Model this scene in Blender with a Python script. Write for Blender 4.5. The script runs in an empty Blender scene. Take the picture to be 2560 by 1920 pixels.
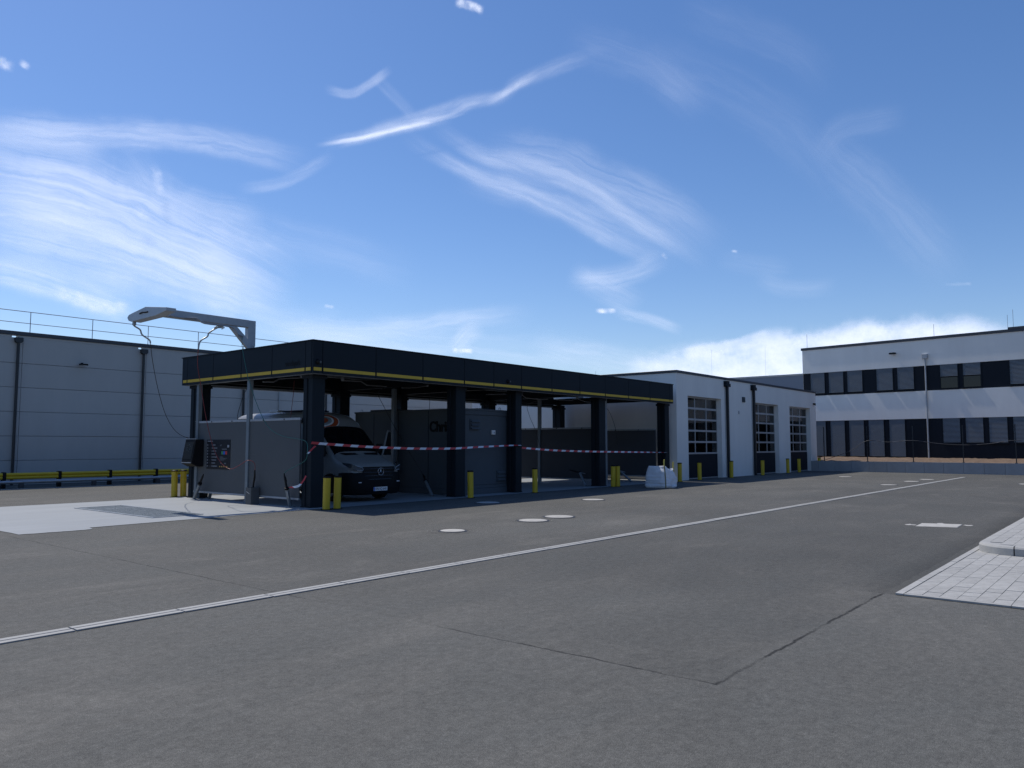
import bpy, bmesh, math, random
from mathutils import Vector, Matrix, noise
random.seed(7)
R = math.radians
S = bpy.context.scene
COL = S.collection

# ------------------------------------------------------------------ camera
cam_d = bpy.data.cameras.new("camera"); cam = bpy.data.objects.new("camera", cam_d); COL.objects.link(cam)
F_PX, PITCH, HEAD = 1940.0, math.atan(151.5/1940.0), R(39.6)
cam_d.sensor_width = 36.0; cam_d.lens = F_PX/2560.0*36.0; cam_d.clip_start = 0.05; cam_d.clip_end = 40000
fwd = Vector((math.cos(HEAD)*math.cos(PITCH), math.sin(HEAD)*math.cos(PITCH), math.sin(PITCH)))
cam.location = (0, 0, 1.65); cam.rotation_euler = fwd.to_track_quat('-Z', 'Y').to_euler()
S.camera = cam
S.render.resolution_x, S.render.resolution_y = 1024, 768

# ------------------------------------------------------------------ light and exposure
SUN = Vector((0.03, 0.60, 1.0)).normalized()
SUN_EL = math.asin(SUN.z); SUN_AZ = math.atan2(SUN.y, SUN.x)
S.view_settings.view_transform = 'Standard'; S.view_settings.look = 'None'
S.view_settings.gamma = 1.0; S.view_settings.use_curve_mapping = False
S.view_settings.exposure = 0.0
sl = bpy.data.lights.new("sun", 'SUN'); sun = bpy.data.objects.new("sun", sl); COL.objects.link(sun)
sl.energy = 3.6; sl.angle = R(0.53); sl.color = (1.0, 0.95, 0.88)
sun.rotation_euler = (-SUN).to_track_quat('-Z', 'Y').to_euler(); sun.location = (20, 40, 60)

W = bpy.data.worlds.new("World"); S.world = W; W.use_nodes = True
SKY_K, SKY_SAT = 0.114, 1.18
wt = W.node_tree; wn = wt.nodes; wl = wt.links
for n in list(wn): wn.remove(n)
def N(t, **k):
    n = wn.new(t)
    for a, b in k.items(): setattr(n, a, b)
    return n
sky = N('ShaderNodeTexSky', sky_type='NISHITA', sun_disc=False)
sky.sun_elevation = SUN_EL; sky.sun_rotation = math.pi/2 - SUN_AZ
sky.altitude = 200; sky.air_density = 1.0; sky.dust_density = 0.35; sky.ozone_density = 1.6
hs = N('ShaderNodeHueSaturation'); hs.inputs['Saturation'].default_value = SKY_SAT; hs.inputs['Hue'].default_value = .5
wb = N('ShaderNodeMix', data_type='RGBA', blend_type='MULTIPLY'); wb.inputs[0].default_value = 1.0; wb.inputs[7].default_value = (1.0, 1.0, 1.11, 1)   # camera white balance
wl.new(sky.outputs[0], wb.inputs[6]); wl.new(wb.outputs[2], hs.inputs['Color'])
bg = N('ShaderNodeBackground'); bg.inputs[1].default_value = SKY_K; wl.new(hs.outputs[0], bg.inputs[0])
wo = N('ShaderNodeOutputWorld'); wl.new(bg.outputs[0], wo.inputs[0])
def pix_dir(x, y):
    rt = Vector((math.sin(HEAD), -math.cos(HEAD), 0)); upv = rt.cross(fwd)
    d = (fwd*F_PX + rt*(x-1280) - upv*(y-960)).normalized()
    return (math.degrees(math.atan2(d.y, d.x)), math.degrees(math.asin(d.z)))
K = 1/.8641
# strokes of cirrus seen in this sky: points (2212-wide picture units -> compass/elevation), half width in deg, opacity
soft = [
 ([(872,285),(940,332),(1020,372),(1130,412),(1250,472),(1330,522),(1420,562)], .60,.50),
 ([(935,262),(1000,310),(1050,335),(1130,352),(1240,392),(1330,450),(1430,510),(1530,575)], .60,.58),
 ([(1050,330),(1200,345),(1300,390),(1420,440),(1540,520)], 1.5,.36), ([(1000,370),(1200,430),(1350,500),(1470,545)], 1.3,.30),
 ([(1240,600),(1330,600),(1425,562)], .8,.45), ([(1250,590),(1300,620),(1370,655)], 1.0,.30),
 ([(-60,380),(180,425),(380,510),(580,605)], 2.6,.95), ([(-60,450),(200,520),(450,610),(600,660)], 2.0,.85), ([(-50,510),(150,570),(330,620)],1.2,.5),
 ([(-60,570),(100,610),(290,678)], .9,.9), ([(-60,262),(200,285),(440,298),(660,350)], .9,.6), ([(-60,285),(100,300),(220,318)], .8,.5),
 ([(280,320),(345,400),(440,440),(560,470)], .9,.45), ([(520,408),(620,388),(715,335)], .40,.35), ([(460,470),(700,535),(880,590)], 1.4,.16),
 ([(540,700),(800,712),(980,690),(1150,676)], .8,.5), ([(480,680),(800,735),(1250,775)], 1.7,.36), ([(600,720),(760,735),(900,770)],.8,.4),
 ([(985,750),(1005,725),(1030,708)], .7,.6), ([(1160,745),(1300,775),(1420,800)], 1.2,.4), ([(1330,673),(1400,688),(1470,712)], .4,.5),
 ([(1775,330),(1825,272),(1940,250)], .9,.15), ([(1795,330),(1900,425),(2050,580)], 1.6,.15),
 ([(1240,85),(1400,140),(1510,230)], 1.2,.15), ([(1380,110),(1650,240),(1830,410)], 1.6,.09),
 ([(1480,15),(1700,100),(1780,180)], 1.2,.08), ([(812,165),(850,205),(900,255)], .40,.2),
 ([(940,248),(1000,222),(1080,205),(1135,168),(1290,112)], .50,.26), ([(1640,600),(1700,622),(1800,615)], .6,.2), ([(1560,560),(1700,580)],.7,.15),
 ([(690,312),(800,291),(870,273),(1000,242)], .17,1.5), ([(710,308),(850,276),(970,250)], .42,.65), ([(770,292),(870,262),(1060,206)], .45,.5),
 ([(705,190),(765,198),(840,150)], .30,.65), ([(1050,220),(1115,182),(1165,155)], .28,.6)]
crisp = [
 ([(1082,206),(1132,170)], .26,.2), ([(0,133),(22,140)], .35,.8), ([(47,132),(60,142)], .22,.7),
 ([(988,2),(1010,8),(1040,18)], .30,.85), ([(980,756),(1018,758)], .20,1.0), ([(1290,670),(1328,671)], .2,.8),
 ([(1432,548),(1440,556)], .16,.45), ([(1582,541),(1592,543)], .12,.6), ([(2045,613),(2095,612)], .12,.12),
 ([(702,660),(720,662)],.15,.4), ([(120,625),(200,655),(270,668)], .5,.5), ([(335,360),(348,420)], .35,.3), ([(295,450),(318,470)],.35,.3)]
cumulus = [
 ([(1380,815),(1600,790),(1800,758),(1950,745),(2170,760)], 1.75,.85), ([(1480,765),(1560,750),(1660,728)],.5,.5)]

# ------------------------------------------------------------------ materials
MATS = {}
def mat(name, col, rough=.6, metal=0.0, var=.12, scale=6.0, bump=0.0, bscale=60.0, spec=.5, coat=0.0, stretch=(1,1,1)):
    if name in MATS: return MATS[name]
    m = bpy.data.materials.new(name); m.use_nodes = True; MATS[name] = m
    nt = m.node_tree; b = nt.nodes['Principled BSDF']
    b.inputs['Roughness'].default_value = rough; b.inputs['Metallic'].default_value = metal
    b.inputs['Specular IOR Level'].default_value = spec; b.inputs['Coat Weight'].default_value = coat
    t = nt.nodes.new('ShaderNodeTexCoord'); mpn = nt.nodes.new('ShaderNodeMapping'); mpn.inputs['Scale'].default_value = stretch
    nt.links.new(t.outputs['Object'], mpn.inputs[0])
    n = nt.nodes.new('ShaderNodeTexNoise'); n.inputs['Scale'].default_value = scale; n.inputs['Detail'].default_value = 6; n.inputs['Roughness'].default_value = .65
    nt.links.new(mpn.outputs[0], n.inputs['Vector'])
    oi = nt.nodes.new('ShaderNodeObjectInfo')
    r = nt.nodes.new('ShaderNodeMapRange'); nt.links.new(n.outputs[0], r.inputs[0])
    r.inputs[1].default_value = .25; r.inputs[2].default_value = .75; r.inputs[3].default_value = 1-var; r.inputs[4].default_value = 1+var
    r2 = nt.nodes.new('ShaderNodeMapRange'); nt.links.new(oi.outputs['Random'], r2.inputs[0]); r2.inputs[3].default_value = 1-var*.35; r2.inputs[4].default_value = 1+var*.35
    mm = nt.nodes.new('ShaderNodeMath'); mm.operation = 'MULTIPLY'; nt.links.new(r.outputs[0], mm.inputs[0]); nt.links.new(r2.outputs[0], mm.inputs[1])
    vm = nt.nodes.new('ShaderNodeVectorMath'); vm.operation = 'SCALE'; vm.inputs[0].default_value = col
    nt.links.new(mm.outputs[0], vm.inputs['Scale']); nt.links.new(vm.outputs[0], b.inputs['Base Color'])
    rr = nt.nodes.new('ShaderNodeMapRange'); nt.links.new(n.outputs[0], rr.inputs[0]); rr.inputs[3].default_value = max(.02, rough-.08); rr.inputs[4].default_value = min(1, rough+.08)
    nt.links.new(rr.outputs[0], b.inputs['Roughness'])
    if bump > 0:
        n2 = nt.nodes.new('ShaderNodeTexNoise'); n2.inputs['Scale'].default_value = bscale; n2.inputs['Detail'].default_value = 3
        nt.links.new(mpn.outputs[0], n2.inputs['Vector'])
        bp = nt.nodes.new('ShaderNodeBump'); bp.inputs['Strength'].default_value = bump; bp.inputs['Distance'].default_value = .01
        nt.links.new(n2.outputs[0], bp.inputs['Height']); nt.links.new(bp.outputs[0], b.inputs['Normal'])
    return m
def glass(name, tint=(.55,.6,.62), ior=1.5):
    m = bpy.data.materials.new(name); m.use_nodes = True; nt = m.node_tree
    for n in list(nt.nodes): nt.nodes.remove(n)
    tr = nt.nodes.new('ShaderNodeBsdfTransparent'); tr.inputs[0].default_value = (*tint, 1)
    gl = nt.nodes.new('ShaderNodeBsdfGlossy'); gl.inputs['Roughness'].default_value = .02
    fr = nt.nodes.new('ShaderNodeFresnel'); fr.inputs[0].default_value = ior
    tc = nt.nodes.new('ShaderNodeTexCoord'); nz = nt.nodes.new('ShaderNodeTexNoise'); nz.inputs['Scale'].default_value = .9
    bp = nt.nodes.new('ShaderNodeBump'); bp.inputs['Strength'].default_value = .05
    nt.links.new(tc.outputs['Object'], nz.inputs[0]); nt.links.new(nz.outputs[0], bp.inputs['Height']); nt.links.new(bp.outputs[0], gl.inputs['Normal'])
    mx = nt.nodes.new('ShaderNodeMixShader'); o = nt.nodes.new('ShaderNodeOutputMaterial')
    nt.links.new(fr.outputs[0], mx.inputs[0]); nt.links.new(tr.outputs[0], mx.inputs[1]); nt.links.new(gl.outputs[0], mx.inputs[2]); nt.links.new(mx.outputs[0], o.inputs[0])
    MATS[name] = m; return m

def asphalt_material():
    m = bpy.data.materials.new('asphalt'); m.use_nodes = True; nt = m.node_tree; b = nt.nodes['Principled BSDF']; L = nt.links
    def n(t, **k):
        x = nt.nodes.new(t)
        for a, v in k.items(): setattr(x, a, v)
        return x
    def mt(op, a, b2=None, clamp=False):
        x = n('ShaderNodeMath', operation=op, use_clamp=clamp)
        for i, v in enumerate((a, b2)):
            if v is None: continue
            if isinstance(v, (int, float)): x.inputs[i].default_value = v
            else: L.new(v, x.inputs[i])
        return x.outputs[0]
    def mr(v, a, b2, c, d, smooth=False):
        x = n('ShaderNodeMapRange'); L.new(v, x.inputs[0])
        if smooth: x.interpolation_type = 'SMOOTHSTEP'
        for i, q in zip((1,2,3,4), (a,b2,c,d)): x.inputs[i].default_value = q
        return x.outputs[0]
    def nz(vec, sc, det=4, ro=.55, dist=0):
        x = n('ShaderNodeTexNoise'); L.new(vec, x.inputs['Vector']); x.inputs['Scale'].default_value = sc; x.inputs['Detail'].default_value = det
        x.inputs['Roughness'].default_value = ro; x.inputs['Distortion'].default_value = dist; return x.outputs[0]
    g = n('ShaderNodeNewGeometry').outputs['Position']
    mp1 = n('ShaderNodeMapping'); mp1.inputs['Scale'].default_value = (.42, 1, 1); L.new(g, mp1.inputs[0])
    mp2 = n('ShaderNodeMapping'); mp2.inputs['Rotation'].default_value = (0,0,R(35)); mp2.inputs['Scale'].default_value = (.6, 1.3, 1); L.new(g, mp2.inputs[0])
    big = nz(g, .16, 4, .6); mid = nz(mp1.outputs[0], 1.1, 6, .62, .4); mid2 = nz(mp2.outputs[0], .55, 6, .65, .6); fine = nz(g, 42, 3, .7); grit = nz(g, 170, 2, .6)
    frac = nz(g, 11, 9, .82); frac2 = nz(mp2.outputs[0], .55, 12, .74, .5)
    dusty = mr(frac2, .50, .70, 0, 1, True)
    v = mt('MULTIPLY', mr(big, .32, .68, .87, 1.13), mr(mid, .28, .72, .95, 1.05))
    v = mt('MULTIPLY', v, mr(frac, .25, .75, .60, 1.40)); v = mt('MULTIPLY', v, mr(fine, .25, .75, .74, 1.26)); v = mt('MULTIPLY', v, mr(grit, .25, .75, .35, 1.65))
    vo = n('ShaderNodeTexVoronoi'); vo.inputs['Scale'].default_value = 60; L.new(g, vo.inputs['Vector'])
    chip = mr(vo.outputs['Distance'], 0, .22, 1, 0); sepc = n('ShaderNodeSeparateColor'); L.new(vo.outputs['Color'], sepc.inputs[0])
    chip = mt('MULTIPLY', chip, mr(sepc.outputs[0], .80, .84, 0, 1)); darkc = mt('MULTIPLY', mr(vo.outputs['Distance'], 0, .25, 1, 0), mr(sepc.outputs[1], .86, .89, 0, 1))
    v = mt('ADD', v, mt('MULTIPLY', chip, .8)); v = mt('MULTIPLY', v, mt('SUBTRACT', 1, mt('MULTIPLY', darkc, .6)))
    v = mt('ADD', v, mt('MULTIPLY', dusty, .27))
    oil = nz(g, .75, 3, .5); oilm = mt('MULTIPLY', mr(oil, .70, .78, 0, 1, True), mr(frac, .35, .6, .2, 1)); v = mt('MULTIPLY', v, mt('SUBTRACT', 1, mt('MULTIPLY', oilm, .22)))
    sx = n('ShaderNodeSeparateXYZ'); L.new(g, sx.inputs[0]); X, Y = sx.outputs[0], sx.outputs[1]
    wob = mt('MULTIPLY', mt('SUBTRACT', nz(g, 2.2, 5, .65), .5), .10); wob2 = mt('MULTIPLY', mt('SUBTRACT', nz(g, 9, 4, .7), .5), .05)
    wv = mt('ADD', wob, wob2)
    dx = mt('ABSOLUTE', mt('ADD', mt('SUBTRACT', X, 5.13), wv)); dy = mt('ABSOLUTE', mt('ADD', mt('SUBTRACT', Y, 2.42), wv))
    brk = mr(nz(g, 1.3, 5, .7), .36, .54, .30, 1)
    gt = lambda a, c: mt('GREATER_THAN', a, c); lt = lambda a, c: mt('LESS_THAN', a, c)
    s1 = mt('MULTIPLY', mt('MULTIPLY', mr(dx, .005, .018, 1, 0), mt('MULTIPLY', gt(Y, 2.43), lt(Y, 16.2))), mt('MULTIPLY', brk, mt('MAXIMUM', mr(Y, 4.6, 5.5, 1, 0), mr(Y, 6.6, 7.4, 0, .75))))
    s2 = mt('MULTIPLY', mt('MULTIPLY', mr(dy, .006, .022, 1, 0), mt('MULTIPLY', gt(X, 5.12), lt(X, 9.4))), brk)
    seam = mt('MAXIMUM', s1, s2)
    lip = mt('MULTIPLY', mr(dy, .03, .22, 1, 0), mt('MULTIPLY', mt('MULTIPLY', gt(X, 5.12), lt(X, 9.4)), gt(Y, 2.42)))
    lip = mt('MULTIPLY', lip, mr(mid, .4, .65, 0, 1))
    new = mt('MULTIPLY', gt(mt('ADD', X, wv), 5.13), gt(mt('ADD', Y, wv), 2.42))           # newer, darker surfacing beyond the joint
    v = mt('MULTIPLY', v, mt('SUBTRACT', 1, mt('MULTIPLY', mt('MULTIPLY', new, mr(X, 5.1, 11, .25, 1)), mr(Y, 7.4, 9.5, .15, .05))))
    v = mt('MULTIPLY', v, mt('SUBTRACT', 1, mt('MULTIPLY', mt('MULTIPLY', new, mr(Y, 2, 7.5, 1, 0)), .08)))
    edge = mt('MULTIPLY', mt('MULTIPLY', mr(mt('ABSOLUTE', mt('SUBTRACT', Y, 2.35)), .05, .5, 1, 0), gt(X, 9.4)), .28)   # bitumen bleeding at the paving edge
    v = mt('MULTIPLY', v, mt('SUBTRACT', 1, edge))
    v = mt('ADD', v, mt('MULTIPLY', lip, .3)); v = mt('MULTIPLY', v, mt('SUBTRACT', 1, mt('MULTIPLY', seam, .75)))
    # faint swept tyre arcs on the far right
    ar = n('ShaderNodeVectorMath', operation='DISTANCE'); L.new(g, ar.inputs[0]); ar.inputs[1].default_value = (30, 1.0, 0)
    arc = mt('MULTIPLY', mr(mt('ABSOLUTE', mt('SUBTRACT', mt('PINGPONG', ar.outputs['Value'], .75), .35)), .02, .14, 1, 0), mt('MULTIPLY', mr(mid2, .45, .62, 0, 1), lt(ar.outputs['Value'], 9)))
    v = mt('ADD', v, mt('MULTIPLY', arc, .12))
    cr = n('ShaderNodeMix', data_type='RGBA'); L.new(mr(mid2, .35, .7, 0, 1), cr.inputs[0]); cr.inputs[6].default_value = (.105,.1045,.0955,1); cr.inputs[7].default_value = (.113,.1085,.0965,1)
    sc = n('ShaderNodeVectorMath', operation='SCALE'); L.new(cr.outputs[2], sc.inputs[0]); L.new(v, sc.inputs['Scale']); L.new(sc.outputs[0], b.inputs['Base Color'])
    b.inputs['Roughness'].default_value = .88; b.inputs['Specular IOR Level'].default_value = .25
    h = mt('ADD', mt('MULTIPLY', fine, .5), mt('MULTIPLY', grit, .5)); h = mt('SUBTRACT', h, mt('MULTIPLY', seam, 1.2))
    bp = n('ShaderNodeBump'); bp.inputs['Strength'].default_value = .30; bp.inputs['Distance'].default_value = .005; L.new(h, bp.inputs['Height']); L.new(bp.outputs[0], b.inputs['Normal'])
    MATS['asphalt'] = m; return m

def slab_material():
    m = mat('slab_coating', (.295,.312,.318), .6, var=.13, scale=.9, bump=.12, bscale=90, stretch=(.25,1,1))
    return m
asphalt = asphalt_material(); slab_m = slab_material()
anth = mat('anthracite_panel', (.013,.019,.025), .55, var=.10, scale=1.5, spec=.15)
anth_d = mat('anthracite_steel', (.010,.013,.018), .55, var=.15, scale=3, spec=.2)
deck_m = mat('dark_roof_deck', (.015,.017,.02), .8, spec=.1)
yellow = mat('yellow_stripe', (.62,.40,.02), .45, var=.06, scale=3)
yel_b = mat('yellow_bollard_plastic', (.60,.42,.02), .45, var=.10, scale=5, bump=.04, bscale=20)
black_p = mat('black_plastic', (.010,.010,.011), .5, spec=.2)
galv = mat('galvanised_steel', (.34,.37,.40), .42, .75, var=.2, scale=9)
galv_l = mat('pale_galvanised_steel', (.40,.415,.43), .5, .3, var=.14, scale=6)
steel = mat('stainless_pipe', (.36,.36,.36), .42, .7, var=.12, scale=8)
post_m = mat('grey_post', (.20,.23,.25), .5, .3, var=.12, scale=4)
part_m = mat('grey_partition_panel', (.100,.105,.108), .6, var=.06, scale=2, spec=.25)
part_shade = mat('shaded_partition_panel', (.045,.05,.058), .6, var=.08, scale=2)  # same panel grey, darkened to paint in the shade under the canopy
white_w = mat('white_render', (.82,.79,.735), .85, var=.06, scale=.9, stretch=(1,1,.3), bump=.12, bscale=140)
ware_m = mat('grey_sandwich_panel', (.43,.42,.40), .5, var=.06, scale=.8, stretch=(1,1,.35))
ware_l = mat('pale_sandwich_panel', (.62,.63,.65), .5, var=.04, scale=.8)
coping = mat('dark_coping', (.045,.05,.06), .5, var=.1)
dpipe = mat('black_downpipe', (.012,.016,.022), .4, var=.1)
cont_m = mat('grey_container_steel', (.085,.10,.112), .6, var=.07, scale=1.4, spec=.2)
cont_d = mat('dark_container_side', (.028,.033,.042), .5, var=.1, scale=1.2)
alu = mat('aluminium_door_frame', (.50,.51,.52), .4, .5, var=.06)
door_dk = mat('dark_door_panel', (.012,.016,.024), .6, var=.08, scale=1, spec=.15)
conc = mat('grey_concrete', (.34,.34,.34), .85, var=.12, scale=2.2, bump=.2, bscale=70)
conc_l = mat('light_concrete', (.36,.355,.335), .85, var=.12, scale=5, bump=.25, bscale=90)
paver_m = mat('grey_paver', (.36,.355,.335), .9, var=.20, scale=7, bump=.3, bscale=120)
sand_m = mat('joint_sand', (.16,.155,.14), .95)
soil_m = mat('bare_brown_soil', (.15,.10,.065), .95, var=.4, scale=3, bump=.6, bscale=14)
cover_m = mat('concrete_cover', (.42,.405,.37), .85, var=.22, scale=7, bump=.3, bscale=60)
cream = mat('cream_vehicle_paint', (.29,.285,.265), .35, var=.03, scale=1, coat=.25)
rubber = mat('tyre_rubber', (.012,.012,.013), .8)
chrome = mat('chrome', (.45,.45,.46), .25, 1.0, var=.03)
red_m = mat('tape_red', (.55,.04,.045), .45, var=.08)
white_t = mat('tape_white', (.75,.76,.78), .45, var=.05)
bag_m = mat('white_woven_plastic', (.72,.74,.76), .75, var=.10, scale=5, bump=.5, bscale=14, stretch=(1,1,1.6))
strap_m = mat('yellow_webbing', (.55,.45,.10), .8, var=.15)
hose_k = mat('black_hose', (.015,.015,.017), .4)
hose_r = mat('red_hose', (.22,.03,.03), .38)
hose_g = mat('green_hose', (.03,.16,.13), .38)
blind_m = mat('grey_blind_slat', (.20,.215,.225), .55, .1, var=.08, spec=.25)
ofc_dk = mat('anthracite_cladding', (.011,.015,.022), .6, var=.1, spec=.15)
int_m = mat('hall_interior', (.35,.36,.37), .8)
int_f = mat('hall_floor', (.25,.25,.25), .7)
lamp_g = mat('frosted_lens', (.5,.52,.55), .3)
grate_m = mat('steel_grating', (.22,.25,.27), .5, .5, var=.2, scale=10)
pit_m = mat('gully_pit', (.15,.165,.175), .8)
blue_p = mat('blue_print', (.03,.12,.5), .5); green_p = mat('green_print', (.05,.28,.12), .5); red_p = mat('red_print', (.5,.05,.05), .5)
orange_p = mat('orange_decal', (.42,.08,.025), .4); teal_p = mat('grey_decal', (.30,.33,.33), .4); grey_p = mat('pale_grey_print', (.36,.38,.40), .5)
amber_p = mat('amber_print', (.55,.33,.08), .5)
board_m = mat('black_board', (.010,.011,.016), .35)
plate_w = mat('plate_white', (.78,.78,.76), .4, var=.02)
gl_dark = glass('tinted_glass', (.10,.11,.12)); gl_pane = glass('door_glass', (.62,.66,.68)); gl_win = glass('window_glass', (.35,.38,.40))

# ------------------------------------------------------------------ geometry helpers
ORG = {}
class MB:
    def __init__(s): s.v = []; s.f = []; s.m = []
    def add(s, vs, fs, m=0):
        o = len(s.v); s.v += [tuple(p) for p in vs]; s.f += [tuple(i+o for i in f) for f in fs]; s.m += [m]*len(fs); return s
    def box(s, x0, x1, y0, y1, z0, z1, m=0):
        return s.add([(x0,y0,z0),(x1,y0,z0),(x1,y1,z0),(x0,y1,z0),(x0,y0,z1),(x1,y0,z1),(x1,y1,z1),(x0,y1,z1)],
                     [(0,3,2,1),(4,5,6,7),(0,1,5,4),(1,2,6,5),(2,3,7,6),(3,0,4,7)], m)
    def bar(s, p, q, w, h, m=0, up=(0,0,1)):
        p, q, u = Vector(p), Vector(q), Vector(up); d = (q-p).normalized()
        if abs(d.dot(u)) > .98: u = Vector((1,0,0))
        a = d.cross(u).normalized()*w/2; b = a.cross(d).normalized()*h/2
        return s.add([p-a-b, p+a-b, p+a+b, p-a+b, q-a-b, q+a-b, q+a+b, q-a+b], [(0,1,2,3),(7,6,5,4),(0,4,5,1),(1,5,6,2),(2,6,7,3),(3,7,4,0)], m)
    def tube(s, pts, r, n=8, m=0, cap=True):
        P = [Vector(p) for p in pts]; rings = []; u = None
        for i, p in enumerate(P):
            d = (P[min(i+1,len(P)-1)]-P[max(i-1,0)]).normalized()
            if u is None: u = Vector((0,0,1)) if abs(d.z) < .9 else Vector((1,0,0))
            a = d.cross(u).normalized(); b = a.cross(d).normalized(); u = b
            rr = r[i] if isinstance(r, (list, tuple)) else r
            rings.append([p + a*math.cos(2*math.pi*k/n)*rr + b*math.sin(2*math.pi*k/n)*rr for k in range(n)])
        vs = [v for q in rings for v in q]; fs = []
        for i in range(len(P)-1):
            for k in range(n): fs.append((i*n+k, i*n+(k+1)%n, (i+1)*n+(k+1)%n, (i+1)*n+k))
        if cap: fs += [tuple(reversed(range(n))), tuple((len(P)-1)*n+k for k in range(n))]
        return s.add(vs, fs, m)
    def lathe(s, prof, c=(0,0,0), n=24, m=0, axis='z'):
        vs = []; fs = []
        for r, z in prof:
            for k in range(n):
                a = 2*math.pi*k/n; p = (r*math.cos(a), r*math.sin(a), z)
                if axis == 'x': p = (p[2], p[0], p[1])
                if axis == 'y': p = (p[0], p[2], p[1])
                vs.append((c[0]+p[0], c[1]+p[1], c[2]+p[2]))
        for i in range(len(prof)-1):
            for k in range(n): fs.append((i*n+k, i*n+(k+1)%n, (i+1)*n+(k+1)%n, (i+1)*n+k))
        fs += [tuple(reversed(range(n))), tuple((len(prof)-1)*n+k for k in range(n))]
        return s.add(vs, fs, m)
    def prism(s, poly, fn, t0, t1, m=0):
        n = len(poly); vs = [fn(a, b, t0) for a, b in poly] + [fn(a, b, t1) for a, b in poly]
        fs = [tuple(reversed(range(n))), tuple(range(n, 2*n))] + [(i, (i+1)%n, n+(i+1)%n, n+i) for i in range(n)]
        return s.add(vs, fs, m)
    def loft(s, rings, m=0, closed=True, caps=True):
        n = len(rings[0]); vs = [p for r in rings for p in r]; fs = []
        for i in range(len(rings)-1):
            for k in range(n if closed else n-1): fs.append((i*n+k, i*n+(k+1)%n, (i+1)*n+(k+1)%n, (i+1)*n+k))
        if caps: fs += [tuple(reversed(range(n))), tuple((len(rings)-1)*n+k for k in range(n))]
        return s.add(vs, fs, m)
    def mesh(s, name, mats, off=(0,0,0), smooth=False):
        me = bpy.data.meshes.new(name)
        me.from_pydata([(v[0]-off[0], v[1]-off[1], v[2]-off[2]) for v in s.v], [], s.f)
        for m in (mats if isinstance(mats, (list, tuple)) else [mats]): me.materials.append(m)
        if len(me.materials) > 1: me.polygons.foreach_set('material_index', s.m)
        bm = bmesh.new(); bm.from_mesh(me); bmesh.ops.recalc_face_normals(bm, faces=bm.faces[:]); bm.to_mesh(me); bm.free()
        if smooth:
            me.polygons.foreach_set('use_smooth', [True]*len(me.polygons)); me.set_sharp_from_angle(angle=R(smooth if smooth is not True else 40))
        me.update(); return me
    def build(s, name, mats, parent=None, at=None, smooth=False, bevel=0, seg=1):
        off = ORG.get(parent.name, (0,0,0)) if parent else (at or (0,0,0))
        o = bpy.data.objects.new(name, s.mesh(name, mats, off, smooth)); COL.objects.link(o)
        if parent: o.parent = parent
        else: o.location = off
        ORG[o.name] = tuple(off)
        if bevel:
            b = o.modifiers.new('bevel', 'BEVEL'); b.width = bevel; b.segments = seg; b.limit_method = 'ANGLE'; b.angle_limit = R(40)
        return o
def tag(o, label=None, cat=None, group=None, kind=None):
    if label: o['label'] = label
    if cat: o['category'] = cat
    if group: o['group'] = group
    if kind: o['kind'] = kind
    return o
def thing(name, at, label, cat, group=None):
    o = bpy.data.objects.new(name, None); COL.objects.link(o); o.location = at; o.empty_display_size = .2
    ORG[o.name] = tuple(at); return tag(o, label, cat, group)
def inst(name, me, parent, loc):
    o = bpy.data.objects.new(name, me); COL.objects.link(o); o.parent = parent
    q = ORG.get(parent.name, (0,0,0)); o.location = (loc[0]-q[0], loc[1]-q[1], loc[2]-q[2]); ORG[o.name] = tuple(loc); return o
def smooth_path(pts, n=5):
    P = [Vector(p) for p in pts]; out = []
    for i in range(len(P)-1):
        p0, p1, p2, p3 = P[max(i-1,0)], P[i], P[i+1], P[min(i+2,len(P)-1)]
        for k in range(n):
            t = k/n; out.append(.5*((2*p1)+(p2-p0)*t+(2*p0-5*p1+4*p2-p3)*t*t+(3*p1-p0-3*p2+p3)*t**3))
    return out+[P[-1]]
def text_mesh(name, body, size, fn, m, depth=.01, parent=None, align='LEFT', sx=1.0, bold=0):
    c = bpy.data.curves.new(name, 'FONT'); c.body = body; c.size = size; c.offset = bold; c.extrude = depth; c.align_x = align
    t = bpy.data.objects.new(name, c); COL.objects.link(t); bpy.context.view_layer.update()
    me = bpy.data.meshes.new_from_object(t.evaluated_get(bpy.context.evaluated_depsgraph_get())); bpy.data.objects.remove(t); bpy.data.curves.remove(c)
    off = ORG.get(parent.name, (0,0,0)) if parent else (0,0,0)
    for v in me.vertices:
        w = Vector(fn(v.co.x*sx, v.co.y, v.co.z)); v.co = w - Vector(off)
    me.materials.clear(); me.materials.append(m); me.name = name
    o = bpy.data.objects.new(name, me); COL.objects.link(o)
    if parent: o.parent = parent
    ORG[o.name] = tuple(off); return o

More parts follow.
